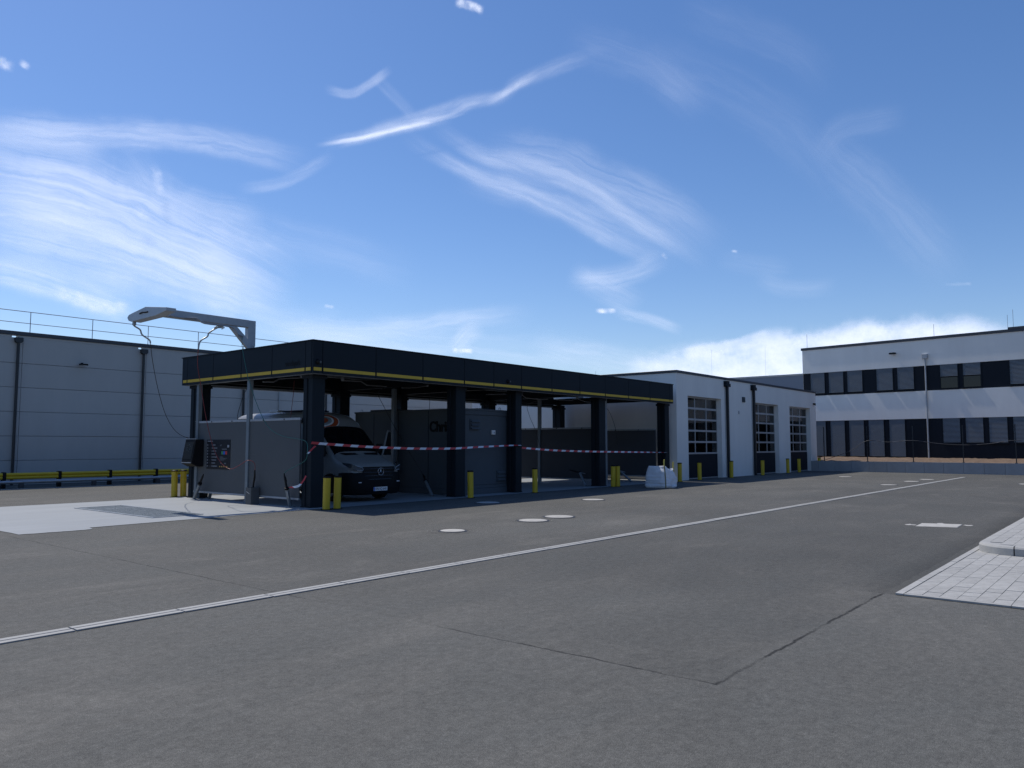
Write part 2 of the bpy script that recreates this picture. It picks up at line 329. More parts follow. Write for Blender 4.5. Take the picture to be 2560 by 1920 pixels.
# ------------------------------------------------------------------ clouds: thin sheets far up on the dome, lit by the sun
sky_root = bpy.data.objects.new('sky', None); COL.objects.link(sky_root); tag(sky_root, kind='structure')
def cloud_material(name, kind):
    m = bpy.data.materials.new(name); m.use_nodes = True; nt = m.node_tree; L = nt.links
    for n in list(nt.nodes): nt.nodes.remove(n)
    def n(t, **k):
        x = nt.nodes.new(t)
        for a, v in k.items(): setattr(x, a, v)
        return x
    def mt(op, a, b=None, clamp=False):
        x = n('ShaderNodeMath', operation=op, use_clamp=clamp)
        for i, v in enumerate((a, b)):
            if v is None: continue
            if isinstance(v, (int, float)): x.inputs[i].default_value = v
            else: L.new(v, x.inputs[i])
        return x.outputs[0]
    def nz(v, sc, det, ro, out=0, dist=0):
        x = n('ShaderNodeTexNoise'); L.new(v, x.inputs['Vector']); x.inputs['Scale'].default_value = sc; x.inputs['Detail'].default_value = det; x.inputs['Roughness'].default_value = ro; x.inputs['Distortion'].default_value = dist
        return x.outputs[out]
    ae = n('ShaderNodeAttribute', attribute_name='azel').outputs['Vector']; fa = n('ShaderNodeAttribute', attribute_name='fall'); sp = n('ShaderNodeSeparateXYZ'); L.new(fa.outputs['Vector'], sp.inputs[0])
    v, ef, op_ = sp.outputs[0], sp.outputs[1], sp.outputs[2]
    wn_ = n('ShaderNodeVectorMath', operation='SUBTRACT'); L.new(nz(ae, .30 if kind == 'soft' else (1.2 if kind == 'crisp' else .40), 7, .6, 1), wn_.inputs[0]); wn_.inputs[1].default_value = (.5,.5,.5)
    sw = n('ShaderNodeSeparateXYZ'); L.new(wn_.outputs[0], sw.inputs[0])
    v2 = mt('ABSOLUTE', mt('ADD', v, mt('MULTIPLY', sw.outputs[0], (.9 if kind == 'soft' else 1.3))))
    mr = n('ShaderNodeMapRange', interpolation_type='SMOOTHERSTEP'); L.new(v2, mr.inputs[0]); mr.inputs[1].default_value = .98; mr.inputs[2].default_value = 0.0 if kind == 'soft' else (.0 if kind == 'crisp' else .30); mr.inputs[3].default_value = 0; mr.inputs[4].default_value = 1
    hard = n('ShaderNodeMapRange', interpolation_type='SMOOTHSTEP'); L.new(mt('ABSOLUTE', v), hard.inputs[0]); hard.inputs[1].default_value = 1.0; hard.inputs[2].default_value = .35; hard.inputs[3].default_value = 0; hard.inputs[4].default_value = 1
    a = mt('MULTIPLY', mt('MULTIPLY', mr.outputs[0], hard.outputs[0]), ef)
    if kind == 'soft':
        al = n('ShaderNodeAttribute', attribute_name='along').outputs['Vector']
        mp = n('ShaderNodeMapping'); mp.inputs['Scale'].default_value = (.16,2.0,1)
        wv = n('ShaderNodeVectorMath', operation='MULTIPLY_ADD'); L.new(wn_.outputs[0], wv.inputs[0]); wv.inputs[1].default_value = (3.0,1.0,0); L.new(al, wv.inputs[2]); L.new(wv.outputs[0], mp.inputs[0])
        f = mt('MULTIPLY', mt('SUBTRACT', nz(mp.outputs[0], .75, 10, .62, 0, .5), .35), 2.3, True)
        a = mt('MULTIPLY', a, mt('ADD', mt('MULTIPLY', f, .52), .15))
    else:
        f = mt('MULTIPLY', mt('SUBTRACT', nz(ae, 1.3 if kind == 'crisp' else .42, 7, .6), .30 if kind == 'crisp' else .25), 2.6 if kind == 'crisp' else 3.4, True)
        a = mt('MULTIPLY', a, mt('ADD', mt('MULTIPLY', f, .95 if kind == 'crisp' else .55), .08 if kind == 'crisp' else .42))
    a = mt('MULTIPLY', a, op_, True)
    df = n('ShaderNodeBsdfDiffuse'); tl = n('ShaderNodeBsdfTranslucent'); tr = n('ShaderNodeBsdfTransparent')
    for q in (df, tl): q.inputs[0].default_value = (.93,.95,.97,1)
    ms = n('ShaderNodeMixShader'); ms.inputs[0].default_value = .97; L.new(df.outputs[0], ms.inputs[1]); L.new(tl.outputs[0], ms.inputs[2])
    mx = n('ShaderNodeMixShader'); L.new(a, mx.inputs[0]); L.new(tr.outputs[0], mx.inputs[1]); L.new(ms.outputs[0], mx.inputs[2])
    o = n('ShaderNodeOutputMaterial'); L.new(mx.outputs[0], o.inputs[0]); m.cycles.use_transparent_shadow = True
    return m
CM = {k: cloud_material(k+'_cloud', k) for k in ('soft','crisp','cumulus')}
def cloud(pts, w, o, kind, rad):
    P_ = [Vector((*pix_dir(x*K, y*K), 0)) for x, y in pts]
    d0 = (P_[0]-P_[1]).normalized(); d1 = (P_[-1]-P_[-2]).normalized(); e = w*.9
    P_ = smooth_path([P_[0]+d0*e] + P_ + [P_[-1]+d1*e], 8); wd = w*(1.8 if kind == 'soft' else 1.55); nc = 9; vs = []; ax = []; fl = []; fs = []; al = []; sd = random.uniform(0,400)
    seg = [0]
    for a, c in zip(P_[:-1], P_[1:]): seg.append(seg[-1]+(c-a).length)
    for i, p in enumerate(P_):
        d = (P_[min(i+1,len(P_)-1)]-P_[max(i-1,0)]).normalized(); nn = Vector((-d.y, d.x, 0))
        t = seg[i]; el0 = max(e*2.2, seg[-1]*(.28 if kind == 'soft' else .12)); ed = min(1, t/el0, (seg[-1]-t)/el0); ed = ed*ed*(3-2*ed)
        for k in range(nc):
            v = -1+2*k/(nc-1); q = p+nn*v*wd; el_ = max(1.0, q.y)
            a_, b_ = R(q.x), R(el_); hd = rad/math.tan(b_); vs.append((hd*math.cos(a_), hd*math.sin(a_), rad)); ax.append((q.x, q.y, 0)); fl.append((v, ed, o)); al.append((t+sd, v*wd+sd*.37, sd))
    for i in range(len(P_)-1):
        for k in range(nc-1): a = i*nc+k; fs.append((a, a+1, a+nc+1, a+nc))
    me = bpy.data.meshes.new('cloud'); me.from_pydata(vs, [], fs); me.materials.append(CM[kind]); me.polygons.foreach_set('use_smooth', [True]*len(fs))
    for nm, dat in (('azel', ax), ('fall', fl), ('along', al)):
        at_ = me.attributes.new(nm, 'FLOAT_VECTOR', 'POINT'); at_.data.foreach_set('vector', [c for p in dat for c in p])
    ob_ = bpy.data.objects.new('cirrus_cloud' if kind != 'cumulus' else 'cumulus_cloud', me); COL.objects.link(ob_); ob_.parent = sky_root; ORG[ob_.name] = (0,0,0)
rad_ = 500
for lst, kind in ((soft,'soft'),(crisp,'crisp'),(cumulus,'cumulus')):
    for pts, w, o in lst: cloud(pts, w, o, kind, rad_); rad_ += 2
S.cycles.transparent_max_bounces = 24
S.cycles.denoising_prefilter = 'NONE'

# ================================================================== THE SETTING
g = MB(); g.add([(-1500,-1500,0),(1500,-1500,0),(1500,1500,0),(-1500,1500,0)], [(0,1,2,3)])
tag(g.build('asphalt_yard', asphalt), kind='structure')

# coated concrete wash slab with the ragged overspill of its coating
def ragged(x0, y0, x1, y1, step, amp):
    n = max(2, int(math.hypot(x1-x0, y1-y0)/step)); out = []
    for i in range(n):
        t = i/n; j = amp*(random.random()-.5) if i else 0
        dx, dy = x1-x0, y1-y0; l = math.hypot(dx, dy)
        out.append((x0+dx*t - dy/l*j, y0+dy*t + dx/l*j))
    return out
edge = ragged(5.32,16.12,6.42,16.03,.12,.05) + ragged(6.42,16.03,6.66,16.10,.06,.03) + ragged(6.66,16.40,12.0,16.62,.25,.03) + [(12.0,16.62),(32.2,16.62),(32.2,23.62),(5.34,23.62)] + ragged(5.34,23.62,5.32,16.12,.4,.03)
sb = MB(); n = len(edge); sb.add([(x,y,.008) for x,y in edge], [tuple(range(n))])
tag(sb.build('wash_slab', slab_m), kind='structure')

# grating let into the outdoor wash bay
gr = thing('floor_grating', (9.0,19.5,.008), 'long grey steel floor grating set in the pale wash slab', 'grating')
MB().box(8.4,9.58,17.4,21.6,.009,.012).build('gully_pit', pit_m, gr)
b = MB()
for i in range(84): b.box(8.43,9.55,17.43+i*.05,17.43+i*.05+.022,.012,.022)
for i in range(9): b.box(8.45+i*.135,8.46+i*.135,17.4,21.6,.0125,.0215)
tag(b.build('bar_grid', grate_m, gr), kind='stuff')
for (a0,a1,c0,c1) in ((8.38,8.43,17.38,21.62),(9.55,9.60,17.38,21.62),(8.43,9.55,17.38,17.43),(8.43,9.55,21.57,21.62),(8.43,9.55,20.58,20.64)):
    MB().box(a0,a1,c0,c1,.009,.024).build('grating_frame', galv, gr)

# slot drain across the yard: one-metre concrete elements
dr = MB().box(-6,45,7.47,7.60,.002,.004).build('drainage_channel', sand_m); tag(dr, kind='structure')
e = MB()
for y0, y1 in ((7.445,7.522),(7.545,7.622)): e.box(.006,.990,y0,y1,.0,.012)
drain_me = e.mesh('channel_element', conc_l)
for k in range(51):
    o = inst('channel_element', drain_me, dr, (-6.05+k, random.uniform(-.004,.004), random.uniform(-.001,.002)+.001))

# asphalt repair round covers, manhole covers
def manhole(x, y, r, label, rings=0):
    t = thing('manhole_cover', (x,y,0), label, 'manhole cover', 'pale round covers in the asphalt')
    n = 40
    MB().lathe([(r-.02,.004),(r,.013),(r-.012,.016),(0.001,.017)], (x,y,0), n).build('cover_plate', cover_m, t, smooth=30)
    MB().lathe([(r+.05,.002),(r+.045,.009),(r+.004,.009)], (x,y,0), n).build('iron_frame', coping, t)
    for i in range(rings):
        q = r+.10+.075*i; m = MB(); vs = []; fs = []
        for k in range(n):
            a = 2*math.pi*k/n; w = .008+.006*math.sin(k*1.7+i)
            vs += [(x+(q-w)*math.cos(a), y+(q-w)*math.sin(a), .0045), (x+(q+w)*math.cos(a), y+(q+w)*math.sin(a), .0045)]
        fs = [(2*k,2*k+1,(2*k+3)%(2*n),(2*k+2)%(2*n)) for k in range(n)]
        m.add(vs, fs).build('cut_joint', sand_m, t)
manhole(10.85,10.45,.235,'smallest round cover, ringed by cut joints, nearest the camper van',3)
manhole(13.42,10.51,.31,'round pale cover left of its close neighbour, mid yard',1)
manhole(14.50,10.60,.325,'round pale cover right of its close neighbour, mid yard',1)
manhole(19.58,13.05,.32,'round pale cover alone in the sun before the second wash bay')
manhole(16.70,14.70,.33,'round cover lying in the shadow of the canopy')
for x, y, l in ((34.43,8.5,'far round cover beside the drain line, nearest of the three in a row'),(38.25,8.5,'far round cover beside the drain line, middle of the three in a row'),
                (40.85,8.4,'far round cover beside the drain line, farthest of the three in a row'),(41.7,12.35,'far round cover near the shadow of the white hall'),(38.7,4.2,'far round cover at the right edge of the photo')):
    manhole(x, y, .31, l)
rc = thing('gully_cover', (17.85,3.5,0), 'pale rectangular cover with spilled mortar at its corners in the right of the yard', 'drain cover')
MB().add([(17.42,3.83,.004),(17.66,3.12,.004),(18.36,3.15,.004),(18.12,3.86,.004),(17.44,3.82,.014),(17.67,3.13,.014),(18.35,3.16,.014),(18.11,3.85,.014)],
         [(4,5,6,7),(0,1,5,4),(1,2,6,5),(2,3,7,6),(3,0,4,7)]).build('cover_plate', cover_m, rc)
for cx, cy, rr in ((17.72,3.98,.10),(18.34,3.55,.09),(18.30,3.04,.09)):
    m = MB(); n = 14; m.add([(cx+rr*random.uniform(.5,1.5)*math.cos(2*math.pi*k/n)*1.3, cy+rr*random.uniform(.5,1.3)*math.sin(2*math.pi*k/n), .0045) for k in range(n)], [tuple(range(n))]).build('mortar_spill', cover_m, rc)

# paved bay and kerb at the right
pv = MB().add([(9.38,-5.0,.003),(26.0,-5.0,.003),(26.0,2.29,.003),(9.38,2.29,.003)], [(0,1,2,3)]).build('paved_bay', sand_m); tag(pv, kind='structure')
PM = {}
for ln in (.16,.245,.33,.495):
    PM[ln] = MB().box(.003,ln-.003,.003,.162,0,.016).mesh('paver', paver_m)
cnt = 0
def kerb_x(y):
    return 13.575 if y < 1.68 else 14.1-math.sqrt(max(0, .525**2-(y-1.68)**2))
for r in range(12):
    y0 = 2.205-.165*(r+1); x = 9.462; x1 = kerb_x(y0+.16)-.012; first = random.choice((.16,.245,.33,.12))
    while x < x1-.02:
        ln = first if first else random.choice((.245,.33,.33,.495,.495,.16)); first = None
        if x+ln > x1-.06: ln = x1-x
        if ln not in PM: PM[ln] = MB().box(.003,ln-.003,.003,.162,0,.016).mesh('paver', paver_m)
        inst('paver', PM[ln], pv, (x, y0, .004+random.uniform(-.0012,.002))); x += ln; cnt += 1
s = MB().box(.004,.996,2.212,2.29,0,.019).mesh('edging_stone', paver_m)
for k in range(17): inst('edging_stone', s, pv, (9.38+k, 0, .003+random.uniform(0,.003)))
s = MB().box(9.38,9.458,.004,.996,0,.018).mesh('edging_stone', paver_m)
for k in range(7): inst('edging_stone', s, pv, (0, 1.21-k, .003+random.uniform(0,.003)))
kb = MB().add([(13.7,-5,.147),(26,-5,.147),(26,2.1,.147),(14.1,2.1,.147),(13.85,1.95,.147),(13.7,1.7,.147)], [(0,1,2,3,4,5)]).build('raised_island', paver_m); tag(kb, kind='structure')
def kerb_arc(a0, a1, steps=8):
    prof = [(0,.0),(0,.122),(.02,.148),(.05,.155),(.15,.155),(.15,0)]
    rings = []
    for i in range(steps+1):
        a = R(a0+(a1-a0)*i/steps); rings.append([(14.1+math.cos(a)*(.52-q), 1.68+math.sin(a)*(.52-q), z) for q, z in prof])
    return rings
MB().loft(kerb_arc(90.5,179)).build('kerb_stone', conc_l, kb, smooth=30)
prof = [(0,.0),(0,.122),(.02,.148),(.05,.155),(.15,.155),(.15,0)]
for k in range(6): MB().loft([[(13.58+q, y, z) for q, z in prof] for y in (1.672-k, .684-k)]).build('kerb_stone', conc_l, kb, smooth=30)
for k in range(12): MB().loft([[(x, 2.2-q, z) for q, z in prof] for x in (14.108+k, 15.094+k)]).build('kerb_stone', conc_l, kb, smooth=30)
cnt = 0
for r in range(7):
    y0 = 2.048-.165*(r+1); x = 13.735 if y0+.16 < 1.68 else 14.1-math.sqrt(max(0,.37**2-max(0,y0+.16-1.68)**2))+.01
    while x < 20 and cnt < 160:
        ln = random.choice((.245,.33,.495)); inst('paver', PM[ln], kb, (x, y0, .139+random.uniform(-.001,.002))); x += ln; cnt += 1

# ------------------------------------------------------------------ grey warehouse at the left
wh = thing('warehouse', (16.6,36,0), 'long grey metal-panelled warehouse with roof railing at the left', 'building')
WX0, WX1 = -9.0, 39.2
MB().box(WX0,WX1,36.0,36.25,0,6.02).box(WX0,WX1,36.25,70,5.6,5.75).box(WX1-.2,WX1,36.25,70,0,5.6).build('wall_core', mat('panel_joint', (.27,.28,.30), .7), wh)
cols = [WX0+.02] + [11.68+5.12*k for k in range(-3,6)] + [WX1]
cols = [c for i, c in enumerate(cols) if i == 0 or c > cols[i-1]+1]
for i in range(len(cols)-1):
    for r in range(6):
        MB().box(cols[i]+.006, cols[i+1]-.006, 35.955+random.uniform(0,.006), 35.998, r+.008, r+.992 if r < 5 else 6.05).build('wall_panel', ware_m, wh, bevel=.006)
gaps = [11.37+5.15*k for k in range(-3,6)]
xs = WX0
for gx in gaps + [None]:
    x1 = (gx-.1) if gx else WX1
    if x1 > xs: MB().box(xs, x1, 35.958, 36.12, 6.052, 6.148).build('parapet_strip', ware_m, wh)
    xs = (gx+.1) if gx else xs
MB().box(WX0,WX1,35.90,36.30,6.15,6.31).build('coping', coping, wh, bevel=.01)
for gx in gaps:
    d = MB().tube([(gx+.12,35.86,0.0),(gx+.12,35.86,5.85)], .055, 10).build('downpipe', dpipe, wh, smooth=60)
    MB().prism([(-.14,.18),(.14,.18),(.14,.02),(.07,-.04),(-.07,-.04),(-.14,.02)], lambda a,b,t: (gx+.12+a, t, 5.86+b), 35.74, 35.95).build('rain_hopper', dpipe, d)
lm = MB().box(13.82,14.14,35.62,35.80,5.08,5.15).build('floodlight', black_p, wh, bevel=.01)
MB().box(13.95,14.0,35.8,35.955,5.10,5.20).build('bracket', black_p, lm)
MB().box(13.85,14.11,35.64,35.78,5.070,5.078).build('lamp_glass', lamp_g, lm)
rl = MB().tube([(WX0,36.2,7.2),(WX1-8,36.2,7.2)], .016, 8).build('roof_railing', galv, wh, smooth=60)
MB().tube([(WX0,36.2,6.715),(WX1-8,36.2,6.715)], .014, 8).build('rail', galv, rl, smooth=60)
pm = MB().tube([(0,0,0),(0,0,.90)], .017, 8).mesh('post', galv_l, smooth=60)
for k in range(-8, 9): inst('post', pm, rl, (12.0+2.48*k, 36.2, 6.31))
MB().tube([(23.93,35.9,0),(23.93,35.9,6.1)], .03, 8).build('lightning_conductor', galv, wh, smooth=60)
# low yellow impact barrier and the steel pipe rail in front of the warehouse
yb = thing('impact_barrier', (12.4,33.5,0), 'low yellow double-rail impact barrier with black posts along the warehouse', 'barrier')
bx = [10.48-1.93*k for k in (3,2,1)] + [10.45+1.93*k for k in range(0,8)]
for x in bx: MB().box(x-.065,x+.065,33.40,33.60,0,.61).build('post', black_p, yb, bevel=.015)
for x0, x1 in zip(bx[:-1], bx[1:]):
    for z in (.395,.515): MB().tube([(x0+.066,33.44,z),(x1-.066,33.44,z)], .064, 14).build('rail', yel_b, yb, smooth=60)
pr = thing('pipe_rail', (12.4,32.95,0), 'grey steel pipe rail on short feet below the yellow barrier', 'rail')
MB().tube([(2,32.95,.245),(25,32.95,.245)], .062, 14).build('pipe', galv, pr, smooth=60)
for k in range(9): MB().box(3.0+2.6*k,3.16+2.6*k,32.90,33.0,0,.20).build('foot', coping, pr)
# kerb strip of pale stones
ks = MB().box(2,30,32.42,32.50,.002,.005).build('edge_strip', sand_m); tag(ks, kind='structure')
s = MB().box(.004,.996,32.41,32.51,0,.02).mesh('edge_stone', conc_l)
for k in range(28): inst('edge_stone', s, ks, (2+k, 0, .002))

# pale building seen through the bays, beyond the warehouse
pw = thing('pale_warehouse', (52,38,0), 'pale flat building glimpsed through the rear of the wash bays', 'building')
MB().box(39.6,80,38.05,60,0,5.2).build('wall_core', ware_l, pw)
for r in range(5): 
    for c in range(6): MB().box(39.61+6.7*c,46.29+6.7*c,38.0,38.045,r+.006,r+.994).build('wall_panel', ware_l, pw)
MB().box(39.55,80.05,37.95,60.05,5.2,5.32).build('coping', coping, pw)

# ------------------------------------------------------------------ white hall with three sectional doors
HY, HX0, HX1, HT = 16.85, 32.2, 51.2, 4.96
hall = thing('workshop_hall', (41.7,HY,0), 'white flat-roofed hall with three tall glazed sectional doors', 'building')
OPEN = ((33.32,36.97),(41.17,44.70),(46.50,50.10))
def wall_with_openings(y0, y1):
    m = MB(); x = HX0
    for a, c in OPEN:
        m.box(x, a, y0, y1, 0, HT); m.box(a, c, y0, y1, 3.95, HT); x = c
    m.box(x, HX1, y0, y1, 0, HT); return m
wall_with_openings(HY, HY+.38).build('front_wall', white_w, hall)
wall_with_openings(28.62, 29.0).build('rear_wall', white_w, hall)
MB().box(HX0,HX0+.38,HY+.38,28.62,0,HT).build('side_wall', white_w, hall)
MB().box(HX1-.38,HX1,HY+.38,28.62,0,HT).build('side_wall', white_w, hall)
MB().box(HX0+.38,HX1-.38,HY+.38,28.62,4.55,4.75).build('ceiling', int_m, hall)
MB().box(HX0+.38,HX1-.38,HY+.38,28.62,.004,.012).build('hall_floor', int_f, hall)
MB().box(39.0,39.2,HY+.38,28.62,.012,4.55).build('inner_wall', int_m, hall)
for a in ((HX0-.04,HX1+.04,HY-.04,HY+.42),(HX0-.04,HX1+.04,28.58,29.04),(HX0-.04,HX0+.42,HY+.42,28.58),(HX1-.42,HX1+.04,HY+.42,28.58)):
    MB().box(*a, HT, 5.08).build('coping', coping, hall, bevel=.008)
RAILS = ((3.88,3.95),(3.34,3.44),(2.81,2.90),(2.27,2.36),(1.73,1.82),(1.19,1.27))
def sectional_door(a, c, y, name_label):
    t = MB().box(a-.02,c+.02,y+.02,y+.05,.0,.05).build('sectional_door', black_p, hall); t['label'] = name_label
    MB().box(a,c,y,y+.05,.06,1.188).build('solid_panel', door_dk, t, bevel=.006)
    MB().box(a,c,y-.01,y+.05,.012,.058).build('bottom_seal', alu, t)
    for z0, z1 in RAILS: MB().box(a,c,y-.012,y+.05,z0,z1).build('rail', alu, t, bevel=.006)
    w = (c-a)/3
    for (t0,_), (_,b1) in zip(RAILS[:-1], RAILS[1:]):
        for i in range(3):
            MB().box(a+w*i+.03,a+w*(i+1)-.03,y+.016,y+.024,b1+.002,t0-.002).build('pane', gl_pane, t)
        for i in range(4):
            x = a+w*i; x0, x1 = (x, x+.028) if i == 0 else ((x-.028, x) if i == 3 else (x-.028, x+.028))
            MB().box(x0,x1,y-.006,y+.045,b1,t0).build('mullion', alu, t)
    return t
for (a, c), l in zip(OPEN, ('first sectional door, next to the wash canopy','middle sectional door, right of the second downpipe','last sectional door, by the far corner')):
    sectional_door(a, c, 17.10, l)
for (a, c) in OPEN: # doors on the far side of the hall, simpler
    t = MB().box(a,c,28.80,28.85,.01,1.19).build('rear_door', door_dk, hall)
    for z0, z1 in RAILS: MB().box(a,c,28.79,28.86,z0,z1).build('rail', alu, t)
    MB().box(a,c,28.82,28.828,1.27,3.88).build('pane', gl_pane, t)
for gx in (37.56,40.97):
    d = MB().bar((gx,16.77,.0),(gx,16.77,4.62), .13,.11).build('downpipe', dpipe, hall, bevel=.015)
    MB().box(gx-.26,gx+.06,16.66,16.848,4.60,4.89).box(gx+.061,gx+.24,16.68,16.848,4.60,4.76).build('rain_hopper', anth, d, bevel=.008)
    MB().tube([(gx-.16,16.83,0.05),(gx-.16,16.83,4.6)], .012, 6).build('conductor_wire', galv, hall)
v = MB().box(39.55,39.87,16.80,16.848,3.90,4.18).build('wall_vent', cont_m, hall, bevel=.006)
for k in range(5): MB().bar((39.57,16.79,3.94+.05*k),(39.85,16.79,3.94+.05*k), .03,.012, up=(0,.6,1)).build('louvre', cont_m, v)
MB().box(39.05,39.12,16.81,16.848,3.25,3.42).build('socket_box', grey_p, hall, bevel=.005)
c = MB().lathe([(.001,.06),(.05,.055),(.075,.02),(.08,0),(.001,0)], (50.72,16.70,4.22), 14, axis='y').build('dome_camera', black_p, hall, smooth=50)
MB().box(50.68,50.76,16.76,16.848,4.2,4.3).build('bracket', black_p, c)
for q in ((39.4,26.0),(44.5,27)): MB().tube([(q[0],q[1],5.08 if q[1] < 18 else 4.75),(q[0],q[1],6.1)], .008, 5).build('lightning_rod', galv, hall)

# ------------------------------------------------------------------ white office block at the right, its front turned 6.5 degrees
OTH = R(6.5); OQ = Vector((56,10,0)); OD = Vector((math.sin(OTH), math.cos(OTH), 0)); ON = Vector((-math.cos(OTH), math.sin(OTH), 0))
def op(u, out, z): return OQ + OD*u + ON*out + Vector((0,0,z))
def obox(m, u0, u1, o0, o1, z0, z1):
    m.add([op(u0,o0,z0),op(u1,o0,z0),op(u1,o1,z0),op(u0,o1,z0),op(u0,o0,z1),op(u1,o0,z1),op(u1,o1,z1),op(u0,o1,z1)],
          [(0,3,2,1),(4,5,6,7),(0,1,5,4),(1,2,6,5),(2,3,7,6),(3,0,4,7)]); return m
ob = op(2,0,0)
off = thing('office_block', (ob.x,ob.y,0), 'two-storey white office block with dark window bands and grey blinds', 'building')
UL, UR = 9.7, -22.0
obox(MB(), UL-.02, UR, -14, -.16, 0, 8.45).build('core_wall', ofc_dk, off)
obox(MB(), UL, UR, -.16, 0, 3.34, 5.16).build('white_band', white_w, off)
obox(MB(), UL, UR, -.16, 0, 6.80, 8.50).build('white_band', white_w, off)
obox(MB(), UL, UL+.06, -14, -.16, 3.34, 8.5).build('side_wall', white_w, off)
obox(MB(), UL+.08, UR, -14.05, .05, 8.50, 8.68).build('coping', coping, off)
obox(MB(), -3.4, UR, -6, .07, 8.682, 8.80).build('raised_coping', coping, off)
obox(MB(), UL, UR, -.16, -.06, 5.16, 6.80).build('dark_band', ofc_dk, off)
obox(MB(), UL, UR, -.16, -.06, .3, 3.34).build('dark_band', ofc_dk, off)
def window(u0, u1, z0, z1, cover=1.0, door=False):
    fr = obox(MB(), u0+.04, u1-.04, -.059, -.050, z0, z1).build('window', black_p, off)
    if cover < 1.0:
        obox(MB(), u0-.03, u1+.03, -.048, -.042, z0+.04, z1-(z1-z0)*cover).build('pane', mat('dark_window_pane', (.006,.008,.012), .08, spec=.4, var=.0), fr)
        for a in (u0+.03, u1, (u0+u1)/2+.9): 
            if a < u0+.05: obox(MB(), a, a-.05, -.049, -.02, z0, z1).build('frame_bar', anth, fr)
    zz = z1; step = .062 if door else .078; m = MB(); zb = z1-(z1-z0)*cover
    while zz-step > zb:
        m.add([op(u0,-.030,zz),op(u1,-.030,zz),op(u1,-.012,zz-step*.66),op(u0,-.012,zz-step*.66),op(u0,-.040,zz-step*.74),op(u1,-.040,zz-step*.74)],
              [(0,1,2,3),(3,2,5,4),(0,4,5,1)]); zz -= step
    m.build('blind', blind_m, fr)
    for a in (u0+.012, u1-.0): obox(MB(), a, a-.022, -.049, -.004, z0, z1).build('guide_rail', anth, fr)
    if not door: obox(MB(), u0+.06, u1-.06, -.055, .045, z0-.07, z0-.01).build('sill', ofc_dk, fr)
for u0, u1 in ((9.15,8.11),(7.81,6.77),(6.50,5.46),(4.51,3.45),(3.16,2.12),(-3.37,-4.40),(-4.68,-5.72),(-8.0,-9.05),(-9.3,-10.35)): window(u0,u1,5.24,6.79)
for u0, u1 in ((.52,-.50),(-.80,-1.80)): window(u0,u1,5.24,6.79,.54)
for u0, u1 in ((9.15,8.13),(7.79,6.78),(6.48,5.46),(5.15,4.14),(3.79,2.79)): window(u0,u1,.80,3.33,1.0,True)
for u0, u1 in ((.49,-.51),(-.82,-1.81),(-2.12,-3.11),(-3.42,-4.42),(-4.72,-5.72),(-8,-9),(-9.3,-10.3)): window(u0,u1,1.76,3.33)
d = MB().tube([op(1.36,.07,.6), op(1.36,.07,7.28)], .05, 10).build('downpipe', galv_l, off, smooth=60)
obox(MB(), 1.52, 1.20, .005, .17, 7.25, 7.56).build('rain_hopper', galv_l, d, bevel=.01)
l = obox(MB(), 3.52, 3.12, .12, .30, 7.70, 7.80).build('wall_lamp', black_p, off)
obox(MB(), 3.36, 3.28, .004, .12, 7.74, 7.84).build('bracket', galv_l, l)
for u, h in ((9.5,1.05),(.9,.85),(-3.3,.95),(-3.6,1.25),(-9,1)): MB().tube([op(u,-.4,8.55), op(u,-.4,8.68+h)], .012, 5).build('lightning_rod', galv, off)

# retaining wall of one-metre elements, soil behind it, rope fence on top
rw = thing('retaining_wall', (50.1,8,0), 'low grey retaining wall of concrete elements below the office block', 'wall')
rme = MB().box(50.05,50.17,.006,.994,0,.635).mesh('wall_element', conc)
for k in range(24): inst('wall_element', rme, rw, (random.uniform(-.004,.004), 15.41-k, random.uniform(-.006,.004)))
MB().box(50.05,50.17,16.416,16.845,0,.63).build('wall_element', conc, rw)
so = MB(); nx, ny = 16, 90; vs = []; fs = []
for j in range(ny+1):
    for i in range(nx+1):
        y = -9+27*j/ny; x0 = 50.17; x1 = 56.0+(y-10)*math.tan(OTH)+.6; x = x0+(x1-x0)*i/nx
        vs.append((x, y, .56+.22*min(1, i/6)+random.uniform(-.035,.045)*(1 if 0 < i else .3)))
for j in range(ny):
    for i in range(nx): a = j*(nx+1)+i; fs.append((a,a+1,a+nx+2,a+nx+1))
tag(so.add(vs, fs).build('soil_bank', soil_m, smooth=80), kind='structure')
rf = thing('rope_fence', (50.12,10.97,.63), 'thin black fence posts with a slack cord on the retaining wall', 'fence')
for y in (16.05,13.5,10.97,8.4,5.88,3.35,.8,-1.7): 
    MB().bar((50.11,y,.60),(50.11,y,2.75), .045,.045).build('post', dpipe, rf)
    MB().box(50.045,50.175,y-.06,y+.06,.636,.65).build('foot_plate', dpipe, rf)
cord = smooth_path([(50.08,16.05,.68),(50.08,14.5,1.25),(50.08,13.5,1.88),(50.08,12.3,1.80),(50.08,10.97,1.89),(50.08,9.7,1.72),(50.08,8.4,1.63),(50.08,7.1,1.7),(50.08,5.9,1.88),(50.08,4.6,1.7),(50.08,3.35,1.85),(50.08,.8,1.8)], 5)
MB().tube(cord, .014, 6).build('cord', coping, rf, smooth=80)

